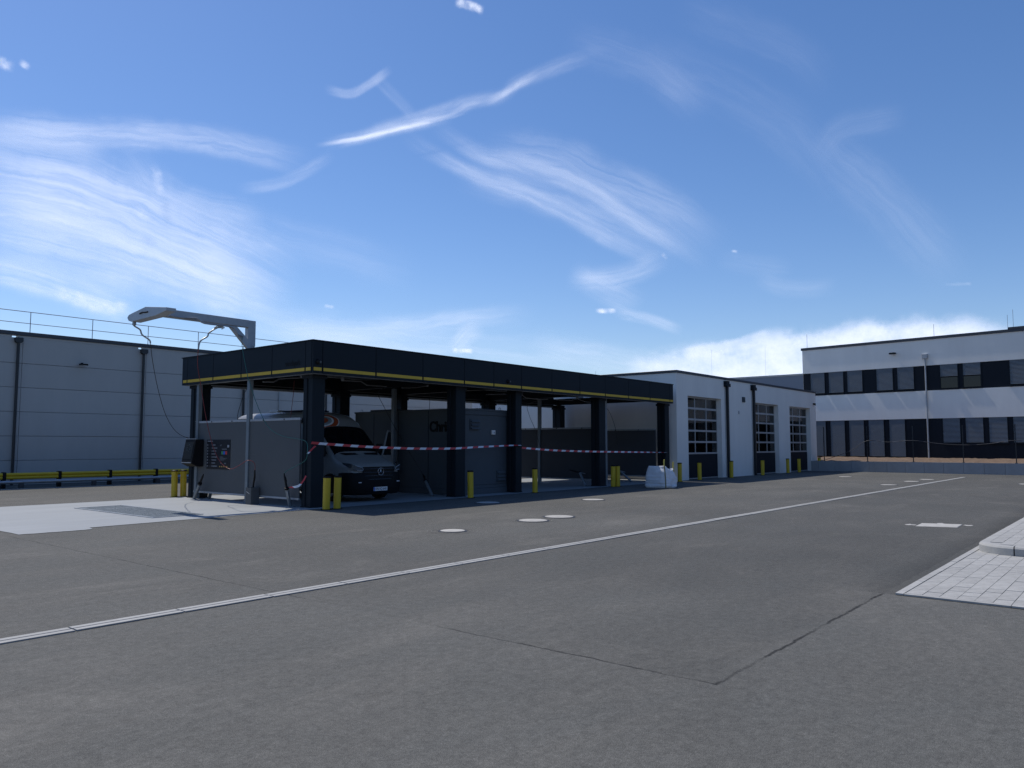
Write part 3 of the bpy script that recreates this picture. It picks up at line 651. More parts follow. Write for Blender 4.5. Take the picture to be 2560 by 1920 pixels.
# unseen hall added behind the camera, blocks low sky light, mirrors in door panes
oh = thing('sky_blocker_hall', (20,-34,0), 'long grey hall added unseen behind the camera to shade the wash bays and mirror in the door panes', 'building')
opm = mat('sky_blocker_cladding', (.16,.17,.18), .6, var=.06)
MB().box(-70,120,-70,-34.06,0,9.5).build('wall_core', opm, oh)
for k in range(19): MB().box(-70+10*k+.02,-60+10*k-.02,-34.05,-34.0,0,9.4).build('wall_panel', opm, oh)
MB().box(-70.1,120.1,-70.1,-33.9,9.5,9.75).build('coping', coping, oh)
for k in range(9):
    d_ = MB().box(-56+20*k,-51+20*k,-33.99,-33.93,0,4.5).build('roller_door', conc_l, oh)
    MB().box(-56+20*k,-51+20*k,-33.929,-33.90,4.5,4.7).build('door_head', coping, d_)

# grey hall far behind
fh = thing('far_hall', (80,30,0), 'plain grey hall far behind, between the white hall and the office', 'building')
MB().box(78,110,20,60,0,8.55).build('wall', mat('far_grey_cladding', (.22,.24,.28), .6, var=.03), fh)
MB().box(77.95,110,19.95,60,8.55,8.72).build('coping', ware_m, fh)
for y in (37.0,31): MB().tube([(79,y,8.6),(79,y,12.0)], .006, 5).build('lightning_rod', galv, fh)

# ================================================================== WASH CANOPY
can = thing('wash_canopy', (21.8,20,0), 'anthracite flat-roofed wash canopy with a yellow stripe round its fascia', 'canopy')
FX = [12.10,12.41,14.22,16.03,17.83,19.25,20.70,22.45,24.22,25.98,27.75,29.52,31.30,31.62]
FYL = [16.70,17.02,18.54,20.07,21.60,23.13,23.46]
def fascia(a0, a1, fn):
    """fn(t, out, z): t along the edge, out = depth behind the face"""
    def bx(t0,t1,o0,o1,z0,z1):
        m = MB(); m.add([fn(t0,o0,z0),fn(t1,o0,z0),fn(t1,o1,z0),fn(t0,o1,z0),fn(t0,o0,z1),fn(t1,o0,z1),fn(t1,o1,z1),fn(t0,o1,z1)],
            [(0,3,2,1),(4,5,6,7),(0,1,5,4),(1,2,6,5),(2,3,7,6),(3,0,4,7)]); return m
    p = bx(a0+.008,a1-.008,0,.05,3.50,4.345).build('fascia_panel', anth, can, bevel=.004)
    bx(a0+.03,a1-.03,-.004,.002,3.568,3.655).build('yellow_stripe', yellow, p)
for a0, a1 in zip(FX[:-1], FX[1:]):
    fascia(a0, a1, lambda t,o,z: (t, 16.70+o, z)); fascia(a0, a1, lambda t,o,z: (t, 23.46-o, z))
for a0, a1 in zip(FYL[:-1], FYL[1:]): fascia(max(a0,16.752), min(a1,23.408), lambda t,o,z: (12.10+o, t, z))
MB().box(12.08,31.64,16.68,16.80,4.347,4.375).box(12.08,31.64,23.36,23.48,4.347,4.375).box(12.08,12.20,16.80,23.36,4.347,4.375).build('fascia_cap', anth_d, can)
MB().box(12.16,31.62,16.757,23.40,3.47,3.498).build('soffit_edge_shadow', anth_d, can) if False else None
for a in ((12.152,31.62,16.757,16.90),(12.152,31.62,23.26,23.40)): MB().box(*a,3.49,3.56).build('edge_channel', galv, can)
MB().box(12.152,12.30,16.902,23.258,3.49,3.56).build('edge_channel', galv, can)
MB().box(12.16,31.62,16.76,23.40,4.14,4.20).build('roof_deck', deck_m, can)
rb = MB()
for k in range(64): rb.box(12.3+.3*k,12.42+.3*k,16.91,23.25,4.06,4.138)
tag(rb.build('deck_ribs', deck_m, can), kind='stuff')
for y in (17.2,23.05): MB().box(12.31,31.60,y-.10,y+.10,3.62,3.90).build('main_beam', anth_d, can)
for x in (12.53,18.0,20.9,26.2,31.45): MB().box(x-.09,x+.09,17.31,22.94,3.62,3.92).build('cross_beam', anth_d, can)
for y in (18.3,19.4,20.5,21.6): MB().box(12.32,31.58,y-.035,y+.035,3.93,4.05).build('purlin', galv, can)
def column(x0, x1, y0, y1):
    g_ = .03
    poly = [(x0,y0),(x1,y0),(x1,y1),(x0,y1),(x0,y0+(y1-y0)*.62),(x0+g_,y0+(y1-y0)*.62),(x0+g_,y0+(y1-y0)*.38),(x0,y0+(y1-y0)*.38)]
    c = MB().prism(poly, lambda a,b,t: (a,b,t), .008, 3.61).build('column', anth, can, bevel=.006)
    MB().box(x0-.035,x1+.035,y0-.035,y1+.035,3.40,3.488).build('column_head', anth_d, c)
    MB().box(x0-.02,x1+.02,y0-.02,y1+.02,.009,.03).build('base_plate', anth_d, c)
for x0, x1 in ((12.33,12.73),(17.77,18.21),(20.75,21.08),(25.99,26.43),(31.36,31.75)):
    column(x0, x1, 17.0, 17.40); column(x0, x1, 22.82, 23.30)
text_mesh('fascia_lettering', 'waschpark', .22, lambda x,y,z: (12.098-z, 17.92-x, 3.74+y), black_p, .006, can, sx=.72)
for (x, z) in ((12.26,3.80),(19.97,3.77)):
    c = MB().lathe([(.001,-.08),(.05,-.07),(.07,-.03),(.075,.0),(.001,.0)], (x,16.698,z), 14, axis='y').build('dome_camera', black_p, can, smooth=50)
    MB().lathe([(.03,-.095),(.03,-.06)], (x+.02,16.698,z-.01), 10, axis='y').build('lens', mat('camera_lens', (.05,.055,.06), .3), c)
for x, y in ((15.2,18.6),(23.5,18.6),(28.8,18.6)):
    l = MB().box(x-.6,x+.6,y-.06,y+.06,3.84,3.91).build('strip_light', anth_d, can, bevel=.01)
    MB().box(x-.58,x+.58,y-.045,y+.045,3.832,3.839).build('diffuser', mat('unlit_diffuser', (.10,.11,.12), .5), l)

# swivelling pipes under the roof, one in each bay
def ceiling_boom(paths, pivot, label):
    t = thing('ceiling_boom', (pivot[0],pivot[1],pivot[2]), label, 'wash boom', 'swivel pipes under the canopy roof')
    MB().lathe([(.05,0),(.06,.05),(.06,.12),(.03,.14),(.03,4.05-pivot[2])], (pivot[0],pivot[1],pivot[2]), 12).build('pivot', galv, t, smooth=40)
    for p in paths: MB().tube(p, .022, 8).build('swivel_pipe', steel, t, smooth=60)
ceiling_boom([[(15.65,20,3.70),(16.4,20,3.72),(16.65,20,3.61),(17.5,20,3.61)]], (15.65,20,3.68), 'bent steel swivel pipe hanging under the roof above the camper van')
ceiling_boom([[(13.75,19.5,3.64),(12.96,19.5,3.55),(12.8,19.5,3.45),(12.45,19.5,3.43)]], (13.75,19.5,3.62), 'swivel pipe under the roof between the corner column and the middle post')
ceiling_boom([[(24.5,20,3.72),(24.8,20,3.70),(25.07,20,3.58),(26.17,20,3.56),(26.6,20,3.6)],[(24.5,20,3.72),(22.6,20,3.6)]], (24.5,20,3.70), 'bent swivel pipe under the roof of the bay right of the grey container')
ceiling_boom([[(28.8,20,3.72),(28.3,20,3.62),(27.2,20,3.60)],[(28.8,20,3.72),(29.4,20,3.6),(30.6,20,3.62)]], (28.8,20,3.70), 'bent swivel pipe under the roof of the bay beside the white hall')
ceiling_boom([[(19.4,20,3.75),(18.9,20,3.66),(18.2,20,3.60)]], (19.4,20,3.72), 'short swivel pipe under the roof above the grey container')

# partition walls between the bays
def partition(x, y0, y1, posts, m, label, z1=2.30, topm=galv_l, gap=.25):
    t = thing('partition_wall', (x,(y0+y1)/2,0), label, 'partition')
    for py_ in posts:
        p = MB().box(x-.065,x+.065,py_-.065,py_+.065,.009,3.60).build('post', post_m, t, bevel=.008)
        MB().box(x-.10,x+.10,py_-.10,py_+.10,.0085,.02).build('base_plate', galv, p)
    ed = sorted([y0]+[q for q in posts if y0+.1 < q < y1-.1]+[y1])
    for a, c in zip(ed[:-1], ed[1:]):
        a2 = a+.07; c2 = c-.07
        p = MB().box(x-.02,x+.02,a2,c2,gap,z1).build('panel', m, t, bevel=.004)
        MB().box(x-.03,x+.03,a2,c2,z1+.002,z1+.065).build('top_rail', topm, p, bevel=.004)
        MB().box(x-.028,x+.028,a2,c2,gap-.055,gap-.002).build('bottom_rail', topm, p, bevel=.004)
        for f in (.3,.72): MB().box(x-.035,x-.028,a2+(c2-a2)*f-.02,a2+(c2-a2)*f+.02,z1+.01,z1+.05).build('clip', black_p, p)
    return t
partition(12.27,17.33,22.88,(19.85,22.66), part_m, 'grey partition wall with the instruction board, on the open left side')
partition(26.72,17.33,23.0,(17.2,20.55), part_shade, 'grey partition wall behind the pair of bollards, between the two right bays')
partition(31.22,17.33,23.0,(20.4,), part_shade, 'grey partition wall, colour darkened for shade, along the white hall, in the last bay')
p2 = thing('support_post', (18.28,20.47,0), 'slim grey roof post standing against the side of the container', 'post')
MB().box(18.20,18.34,20.40,20.54,.009,3.60).build('shaft', post_m, p2, bevel=.008); MB().box(18.15,18.39,20.35,20.59,.0085,.02).build('base_plate', galv, p2)

# equipment container with lettering
ct = thing('equipment_container', (19.7,20,0), 'grey steel equipment container with louvred vents between two wash bays', 'container')
CX0, CX1, CY0, CY1 = 18.42, 20.95, 17.44, 22.75
MB().box(CX0,CX1,CY0+.03,CY1,.20,2.78).build('body', cont_m, ct)
MB().box(CX0-.03,CX1+.03,CY0-.03,CY1+.03,.009,.198).build('plinth', cont_m, ct, bevel=.01)
MB().box(CX0-.03,CX1+.03,CY0-.02,CY1+.03,2.781,2.84).build('roof_frame', cont_m, ct, bevel=.008)
for a in ((CX0,CX0+.11,.20,2.78),(CX1-.11,CX1,.20,2.78),(CX0+.11,CX1-.11,2.64,2.78),(CX0+.11,CX1-.11,.20,.30)):
    MB().box(a[0],a[1],CY0-.012,CY0+.028,a[2],a[3]).build('front_frame', cont_m, ct, bevel=.006)
MB().box(CX0+.125,CX1-.125,CY0+.012,CY0+.028,.31,2.63).build('service_door', cont_m, ct, bevel=.006)
for (vx, vz) in ((18.93,2.13),(20.28,.40)):
    v = MB().box(vx-.03,vx+.42,CY0-.02,CY0+.010,vz,vz+.36).build('vent', cont_m, ct)
    for k in range(3):
        z = vz+.02+.115*k; MB().add([(vx,CY0-.02,z+.10),(vx+.39,CY0-.02,z+.10),(vx+.39,CY0-.075,z+.01),(vx,CY0-.075,z+.01),(vx,CY0-.02,z),(vx+.39,CY0-.02,z)],[(0,1,2,3),(3,2,5,4),(0,3,4),(1,5,2)]).build('louvre', cont_m, v)
sw = MB().box(19.96,20.13,CY0-.06,CY0+.010,1.99,2.14).build('switch_box', plate_w, ct, bevel=.01)
MB().box(20.03,20.07,CY0-.075,CY0-.061,2.03,2.09).build('switch', grey_p, sw)
for y in (18.9,20.4,21.7): MB().box(CX0-.006,CX0-.0005,y-.01,y+.01,.2,2.78).build('panel_joint', anth_d, ct)
for (x, y) in ((20.6,17.6),(18.6,22.6)):
    MB().tube([(x+.05*math.cos(a)*1.0, y, 2.88+.05*math.sin(a)) for a in [R(-50+28*k) for k in range(11)]], .01, 6).build('lifting_eye', galv, ct, smooth=60)
MB().box(18.5,19.4,20.6,22.0,2.842,2.90).build('roof_duct', cont_d, ct); MB().box(19.6,20.4,17.7,18.6,2.842,2.885).build('roof_duct', cont_d, ct)
text_mesh('lettering', 'Christ', .48, lambda x,y,z: (CX0-.012-z, 18.84-x, 2.09+y), black_p, .012, ct, sx=.92, bold=.014)

# instruction board on the outer partition
bd = thing('instruction_board', (12.24,21.42,.92), 'black instruction board with pale lines and coloured tiles on the grey partition', 'sign')
BY0, BY1, BZ0, BZ1, BXX = 22.08, 20.77, .92, 1.80, 12.238
MB().box(BXX,12.249,BY1,BY0,BZ0,BZ1).build('board', board_m, bd, bevel=.004)
def bq(m, u0, u1, v0, v1, mi=0, lift=.0015):
    y0, y1 = BY0+(BY1-BY0)*u0, BY0+(BY1-BY0)*u1; z0, z1 = BZ0+(BZ1-BZ0)*v0, BZ0+(BZ1-BZ0)*v1
    m.add([(BXX-lift,y0,z0),(BXX-lift,y1,z0),(BXX-lift,y1,z1),(BXX-lift,y0,z1)], [(0,1,2,3)], mi)
V = lambda y: 1-(y-185)/710.0
m = MB(); bq(m,.03,.25,V(232),V(216))
rows = (315,388,460,530,603,675,747,820)
for i, y in enumerate(rows):
    bq(m,.025,.06,V(y+14),V(y-14)); 
    for q in range(4): bq(m,.085+.03*q,.10+.03*q,V(y+4),V(y-4),1)
    bq(m,.215,.235,V(y+18),V(y-18),1); bq(m,.245,.38+.08*((i*5)%3)/2,V(y+7),V(y-7))
bq(m,.57,.62,V(340),V(325),1); bq(m,.60,.64,V(325),V(305),1); bq(m,.88,.955,V(372),V(315)); bq(m,.65,.86,V(418),V(408)); bq(m,.57,.71,V(606),V(594),1)
for q in range(3): bq(m,.58,.88-.06*q,V(632+22*q),V(622+22*q),1)
for q in range(5): bq(m,.565+.075*q,.60+.075*q,V(840),V(812),2)
bq(m,.60,.66,V(760),V(735),1); bq(m,.76,.84,V(765),V(738),1)
bq(m,.64,.70,V(540),V(462),3); bq(m,.715,.785,V(540),V(462),4); bq(m,.80,.875,V(540),V(462),5)
m.build('printed_lines', [mat('dull_white_print', (.30,.31,.33), .5), mat('dull_grey_print', (.13,.14,.15), .5), amber_p, green_p, blue_p, red_p], bd)

# payment console hung on the rear corner column
tm = thing('payment_console', (12.1,22.55,.99), 'black wedge-shaped payment console on the rear corner column', 'console')
MB().prism([(11.98,1.81),(12.235,1.81),(12.235,.99),(12.05,.99),(11.86,1.08),(11.86,1.14)], lambda a,b,t: (a,t,b), 22.26, 22.86).build('housing', black_p, tm, bevel=.012, seg=2)
MB().add([(11.95,22.32,1.72),(11.95,22.80,1.72),(11.868,22.80,1.22),(11.868,22.32,1.22)], [(0,1,2,3)]).build('control_panel', mat('glossy_black', (.015,.018,.02), .35, spec=.3), tm)
MB().box(11.97,12.0,22.25,22.87,1.812,1.83).build('top_strip', galv_l, tm); MB().box(11.84,11.86,22.28,22.84,1.095,1.12).build('shelf_edge', galv_l, tm)
for q in range(7):
    a = 2*math.pi*q/7; z = 1.55+.10*math.sin(a); y = 22.56+.10*math.cos(a); x = 11.98-(1.81-z)/(1.81-1.14)*.12-.012
    MB().lathe([(.022,-.006),(.022,.004)], (x,y,z), 10, axis='x').build('button', mat('button_grey', (.06,.08,.09), .3), tm)

# lance holders
def holder(base, top, gun, label, name='lance_holder'):
    t = thing(name, base, label, 'lance holder', 'tilted tube holders for the wash lances')
    b_, t_, g_ = Vector(base), Vector(top), Vector(gun)
    MB().tube([b_+Vector((0,0,.012)), t_], .048, 14).build('tube', post_m, t, smooth=60)
    MB().tube([t_-(t_-b_).normalized()*.02, t_+(t_-b_).normalized()*.035], .06, 14).build('collar', black_p, t, smooth=60)
    MB().box(b_.x-.09,b_.x+.09,b_.y-.09,b_.y+.09,.0085,.02).build('base_plate', galv, t)
    l = thing('wash_lance', (t_.x,t_.y,t_.z), label.replace('holder','lance in its holder').replace('tilted tube ','black '), 'lance', 'black wash lances')
    d = (g_-t_).normalized()
    MB().tube([t_-d*.25, t_+d*.02], .014, 8).build('pipe', steel, l, smooth=60)
    MB().tube([t_+d*.01, t_+d*.10, t_+(g_-t_)*.75, g_], [.022,.032,.026,.014], 10).build('grip', black_p, l, smooth=60)
    s_ = Vector((.0,-.05,.02)); MB().tube([t_+(g_-t_)*.35, t_+(g_-t_)*.45+s_, t_+(g_-t_)*.7+s_*.8], .009, 6).build('trigger', black_p, l, smooth=60)
holder((12.10,22.48,.008),(11.98,21.95,.49),(11.96,21.72,.78), 'tilted tube holder below the payment console')
holder((12.22,17.73,.008),(12.02,17.60,.50),(11.98,17.68,.90), 'tilted tube holder beside the front corner column')
holder((17.60,17.85,.008),(17.72,18.3,.48),(17.78,18.5,.70), 'tilted tube holder in the bay with the camper van')
holder((25.95,17.66,.008),(26.05,18.0,.53),(25.9,18.4,.62), 'tilted tube holder in the bay left of the bollard pair')
holder((29.9,17.9,.008),(29.75,18.4,.50),(29.55,18.75,.62), 'tilted tube holder in the last bay behind the big bag')
sf = thing('stub_foot', (12.55,22.45,.008), 'short grey slanted stub foot under the outer partition', 'foot')
MB().tube([(12.57,22.45,.012),(12.50,22.20,.25)], .05, 12).build('tube', post_m, sf, smooth=60); MB().box(12.48,12.66,22.36,22.54,.0085,.02).build('base_plate', galv, sf)
lb = thing('lance_box', (12.15,19.33,.008), 'grey steel lance box at the foot of the middle post', 'box')
m = MB().box(11.98,12.20,19.18,19.20,.01,.47).box(11.98,12.20,19.43,19.45,.01,.47).box(11.96,11.98,19.18,19.45,.01,.47).box(12.20,12.22,19.18,19.45,.01,.47).box(11.98,12.20,19.20,19.43,.01,.05)
m.build('housing', part_m, lb); MB().bar((11.955,19.40,.36),(11.955,19.25,.30), .012,.014).build('handle', galv_l, lb)
bl = thing('wash_lance', (12.08,19.3,.30), 'black wash lance standing in the grey box at the middle post', 'lance', 'black wash lances')
MB().tube([(12.09,19.32,.25),(12.09,19.28,.55),(12.07,19.2,.75),(12.03,19.13,.95)], [.014,.024,.028,.018], 10).build('grip', black_p, bl, smooth=60)

# jib over the outdoor bay
jb = thing('wash_jib', (12.27,19.85,3.6), 'galvanised wash jib reaching out over the open-air bay', 'jib')
MB().box(12.205,12.335,19.785,19.915,3.605,5.0).build('mast', galv_l, jb, bevel=.006)
MB().box(12.10,12.345,19.77,19.93,4.45,5.19).build('mast_plate', galv_l, jb, bevel=.006)
MB().box(9.50,12.098,19.72,19.90,4.975,5.185).build('arm', galv_l, jb, bevel=.008)
MB().prism([(11.50,4.974),(11.74,4.974),(12.20,4.55),(12.20,4.37),(12.10,4.37)], lambda a,b,t: (a,t,b), 19.76, 19.86).build('brace', galv_l, jb, bevel=.005)
hp = [(18.94,5.085),(20.06,5.225),(20.79,5.14),(21.0,5.11),(21.09,5.04),(21.0,4.95),(20.85,4.91),(19.54,4.93),(18.94,5.0)]
MB().prism(hp, lambda a,b,t: (t,a,b), 9.30, 9.56).build('head', galv_l, jb, bevel=.006)
MB().tube([(9.29,20.35,5.07),(9.285,20.2,5.09),(9.285,20.05,5.075),(9.29,19.9,5.07)], .02, 6).build('slot_trim', anth_d, jb)
MB().lathe([(.045,0),(.05,.03),(.05,.07),(.03,.09)], (9.40,20.88,4.83), 12).build('pivot', galv, jb, smooth=40)
MB().lathe([(.045,0),(.05,.03),(.05,.07),(.03,.09)], (11.33,19.95,4.89), 12).build('pivot', galv, jb, smooth=40)
MB().tube(smooth_path([(9.39,20.9,4.86),(9.42,20.9,4.81),(9.57,20.9,4.73),(9.63,20.9,4.60),(9.83,20.9,4.48),(9.86,20.9,4.39)],4), .022, 8).build('swivel_pipe', steel, jb, smooth=60)
MB().tube(smooth_path([(9.68,19.64,5.02),(10.0,19.64,4.99),(10.5,19.64,5.02),(10.7,19.64,4.92),(11.51,19.64,4.91),(11.70,19.64,4.73),(11.9,19.7,4.70)],4), .024, 8).build('swivel_pipe', steel, jb, smooth=60)
MB().box(9.64,9.72,19.58,19.72,4.98,5.06).build('clamp', galv, jb)
MB().tube(smooth_path([(11.45,20.0,4.93),(11.29,20.0,4.90),(11.05,20.0,4.73),(11.0,20.0,4.62),(10.8,20.0,4.47),(10.75,20.0,4.24)],4), .022, 8).build('swivel_pipe', steel, jb, smooth=60)
MB().tube([(11.2,20.0,4.88),(11.28,20,4.95),(11.4,20,4.97),(11.5,20.0,4.92),(11.42,20,4.88)], .02, 6).build('clamp', galv, jb)

# hoses
def hose(pts, m, label, r=.0085):
    o = MB().tube(smooth_path(pts, 6), r, 7).build('hose', m, at=tuple(pts[-1]), smooth=80); tag(o, label, 'hose', 'thin wash hoses'); return o
hose([(9.86,20.9,4.40),(10.21,21.46,3.95),(10.57,21.88,3.3),(10.93,22.19,2.66),(11.28,22.42,2.22),(11.64,22.64,1.97),(12.04,22.82,1.84)], hose_k, 'dark hose swinging from the jib head down to the payment console')
hose([(10.75,20.0,4.26),(10.97,20.42,3.86),(11.14,20.54,3.35),(11.24,20.46,2.62),(11.33,20.35,2.01),(11.43,20.25,1.54),(11.52,20.03,1.16),(11.62,19.71,0.98),(11.71,19.4,1.08),(11.85,19.2,1.22),(11.98,19.08,1.14),(12.03,19.13,0.94)], hose_r, 'red hose hanging from the jib past the instruction board')
hose([(11.9,19.72,4.71),(11.93,19.77,4.41),(11.96,19.51,3.58),(11.99,19.42,3.35),(12.03,19.16,2.83),(12.06,18.79,2.31),(12.09,18.44,2.03),(12.12,17.94,1.87),(12.15,17.35,1.8),(12.20,17.05,1.72),(12.17,16.95,1.5),(12.14,16.98,1.25),(12.07,17.31,1.09),(12.02,17.6,0.97),(11.98,17.68,0.89)], hose_g, 'green hose looping from the jib to the front corner column')
hose([(13.6,21.6,3.6),(13.35,21.74,3.40),(13.23,21.77,3.2),(13.15,21.79,2.91),(13.07,21.79,2.62),(13.0,21.69,2.40),(13.0,21.6,1.6)], hose_k, 'black hose hanging inside the first bay, left of the camper van roof')
hose([(14.0,20.24,3.6),(14.0,20.26,3.25),(13.98,20.28,2.93),(13.95,20.31,2.45),(13.9,20.3,1.7)], hose_r, 'dark red hose hanging inside the first bay above the camper van')
hose([(26.55,20,3.6),(26.5,21.0,3.4),(26.58,21.0,2.9),(26.6,20.7,2.3),(26.55,20.4,1.6)], hose_k, 'black hose hanging down the partition left of the white hall')
hose([(30.6,20,3.62),(31.0,19.8,3.3),(31.12,19.6,2.8),(31.1,19.4,2.2),(31.0,19.3,1.5)], hose_k, 'black hose hanging against the white wall in the last bay')
hose([(17.5,20,3.61),(17.4,20.3,3.4),(17.6,20.2,2.9),(17.62,19.5,2.0),(17.78,18.52,.72)], hose_k, 'black hose slanting down beside the container to its lance')
hose([(20.5,21,3.6),(20.52,21.0,3.3),(20.5,21.0,2.85)], hose_k, 'short dark hose above the container roof')

# barrier tape
def tape(path, label, roll0=0, roll1=0, w=.066):
    P_ = smooth_path(path, 24); vs = []; fs = []; mi = []; L_ = 0; k = 0; n = len(P_)
    seg = [0]
    for a, c in zip(P_[:-1], P_[1:]): seg.append(seg[-1]+(c-a).length)
    tot = seg[-1]; m = MB()
    def at(s):
        s = max(0, min(tot, s)); i = max(j for j in range(n) if seg[j] <= s+1e-9); i = min(i, n-2)
        return P_[i].lerp(P_[i+1], (s-seg[i])/max(1e-6, seg[i+1]-seg[i]))
    s = 0; c = 0
    while s < tot-.001:
        e_ = min(tot, s+.26); q = 4
        for i in range(q):
            ring = []
            for u in (s+(e_-s)*i/q, s+(e_-s)*(i+1)/q):
                f = u/tot; r_ = roll0*(1-f)**3 + roll1*f**3
                hv = Vector((0, math.sin(r_)*w/2, math.cos(r_)*w/2))
                ring += [at(u+.03)+hv, at(u-.03)-hv]
            m.add([ring[1], ring[3], ring[2], ring[0]], [(0,1,2,3)], c % 2)
        s = e_; c += 1
    o = m.build('barrier_tape', [red_m, white_t], at=tuple(path[0])); tag(o, label, 'barrier tape', 'red and white barrier tape')
    return o
tape([(12.30,16.985,1.70),(12.72,16.985,1.67),(13.96,16.97,1.60),(14.98,16.97,1.56),(16.16,16.97,1.53),(17.66,16.98,1.53),(18.74,16.97,1.57),(20.38,16.98,1.62),(21.05,16.985,1.63)], 'red and white barrier tape sagging across the van bay and the container', 0, R(62))
tape([(21.06,16.985,1.54),(22.97,16.97,1.44),(25.44,16.975,1.38),(27.52,16.97,1.35),(29.83,16.97,1.32),(31.52,16.985,1.30)], 'red and white barrier tape across the two right-hand bays', R(10), R(80))
tape([(12.44,16.96,1.62),(12.36,16.94,1.58),(12.28,16.95,1.50),(12.2,17.0,1.40)], 'loose end of barrier tape on the front corner column', R(50), R(60), .05)
tape([(12.20,17.02,.86),(12.14,17.05,.72),(12.05,17.15,.58),(11.99,17.46,.53)], 'loose scrap of barrier tape at the lance holder by the corner column', R(40), R(75), .06)

# ================================================================== BOLLARDS
bm_body = MB().lathe([(.093,.0),(.093,.80)], n=20).mesh('body', yel_b, smooth=60)
bm_cap = MB().lathe([(.098,.80),(.098,.835),(.085,.845),(.001,.848)], n=20).mesh('cap', black_p, smooth=50)
bm_foot = MB().lathe([(.135,.0),(.135,.012),(.096,.016)], n=20).mesh('foot_plate', black_p, smooth=50)
BOL = [(12.30,16.29,'yellow bollard touching the front corner column, left of the pair before the camper van'),
 (12.63,16.28,'yellow bollard right of the pair before the camper van'),
 (17.83,16.41,'yellow bollard in front of the left edge of the grey container'),
 (21.16,16.48,'yellow bollard right of the grey container, before the third bay'),
 (26.05,16.42,'left yellow bollard of the touching pair before the fourth column'),
 (26.30,16.36,'right yellow bollard of the touching pair before the fourth column'),
 (12.22,23.93,'yellow bollard at the rear left, clear of the rear corner column'),
 (12.51,23.93,'yellow bollard half hidden behind the rear corner column'),
 (31.45,16.35,'yellow bollard just right of the white bag at the corner of the hall'),
 (33.6,16.45,'yellow bollard before the left side of the first hall door'),
 (36.9,16.35,'yellow bollard before the first downpipe of the hall'),
 (40.9,16.35,'yellow bollard before the left side of the middle hall door'),
 (44.9,16.45,'yellow bollard before the pier left of the last hall door'),
 (46.6,16.40,'yellow bollard before the last hall door'),
 (50.2,16.40,'yellow bollard at the far corner of the hall by the retaining wall')]
for x, y, l in BOL:
    t = thing('bollard', (x,y,.0), l, 'bollard', 'yellow bollards along the wash bays and the hall')
    o = inst('body', bm_body, t, (x,y,.004)); o = inst('cap', bm_cap, t, (x,y,.0035)); o = inst('foot_plate', bm_foot, t, (x,y,.0045))
    t.rotation_euler = (R(random.uniform(-.8,.8)), R(random.uniform(-.8,.8)), random.random()*6)

# ================================================================== BIG BAG
bg_ = thing('bulk_bag', (26.74,14.7,0), 'open white woven bulk bag with yellow lifting loops in front of the hall corner', 'bag')
RIM = [(0,.66),(45,.70),(90,.74),(135,.79),(180,.785),(225,.80),(255,.68),(275,.625),(300,.64),(315,.70),(340,.68),(360,.66)]
def rim_z(a):
    a = math.degrees(a) % 360
    for (a0,z0),(a1,z1) in zip(RIM[:-1], RIM[1:]):
        if a0 <= a <= a1: t = (a-a0)/(a1-a0); t = t*t*(3-2*t); return z0+(z1-z0)*t
def bagring(z, h, rim=None, seed=0, pw=4.4):
    out = []; n = 64
    for k in range(n):
        a = 2*math.pi*k/n; c, s_ = math.cos(a), math.sin(a); rr = .91*h/((abs(c)**pw+abs(s_)**pw)**(1/pw))
        rr *= 1+.014*math.sin(3*a+seed*.4)+.012*math.sin(7*a-seed*.7)+random.uniform(-.006,.006)
        rr += (.034*noise.noise((c*1.6, s_*1.6, z*4+3)) + .014*noise.noise((c*4, s_*4, z*10)) ) * (1 if rim is None else .35)
        zr = rim_z(a); zr *= 1.06; zz = z/.74*zr if rim is None else zr+rim
        out.append((26.74+rr*c, 14.7+rr*s_*.98, zz))
    return out
lv = [(0,.50),(.02,.545),(.06,.570),(.11,.578),(.15,.562),(.19,.572),(.24,.560),(.28,.566),(.34,.548),(.39,.550),(.45,.528),(.52,.512),(.60,.485),(.68,.455)]
lw = []
for (z0,h0),(z1,h1) in zip(lv[:-1], lv[1:]): lw += [(z0+(z1-z0)*k/3, h0+(h1-h0)*k/3) for k in range(3)]
lw.append(lv[-1])
rings = [bagring(z, h, None, i*.35) for i, (z, h) in enumerate(lw)] + [bagring(0,.435,0.0,14), bagring(0,.425,.004,14), bagring(0,.418,-.06,14), bagring(0,.42,-.14,15)]
MB().loft(rings).build('sack', bag_m, bg_, smooth=70)
fr = [bagring(0,.425,-.13,15)]; ct_ = [[(26.74+r*.42*math.cos(2*math.pi*k/64)*1.1, 14.7+r*.42*math.sin(2*math.pi*k/64)*1.1, .56+.05*(1-r)+random.uniform(-.012,.012)) for k in range(64)] for r in (.9,.6,.3,.02)]
MB().loft(fr+ct_, caps=False).build('filling', bag_m, bg_, smooth=80)
for cx, cy, hh in ((-1,-1,.25),(1,-1,.24)):
    x, y = 26.74+cx*.355, 14.7+cy*.345; zr = .83 if cx < 0 else .74; m = MB()
    pts = smooth_path([(x,y,zr-.14),(x+.005*cx,y,zr-.02),(x+.03,y+.02,zr+hh*.55),(x+.07,y+.04,zr+hh),(x+.09,y+.07,zr+hh*.8),(x+.06,y+.05,zr+.02),(x+.05,y+.05,zr-.12)], 5)
    for a, c in zip(pts[:-1], pts[1:]): m.bar(a, c, .006, .042, up=(1,-1,0))
    m.build('lifting_loop', strap_m, bg_, smooth=60)
m = MB()
pts = [(26.74-h*.785-.010, 14.7-h*.770-.010, z) for z, h in [(q*1.13, w*.985) for q, w in lv[1:]]] + [(26.74-.36,14.7-.35,.84)]
for a, c in zip(pts[:-1], pts[1:]): m.bar(a, c, .04, .012, up=(1,1,0))
m.build('corner_strap', mat('olive_webbing', (.20,.20,.12), .85), bg_, smooth=60)

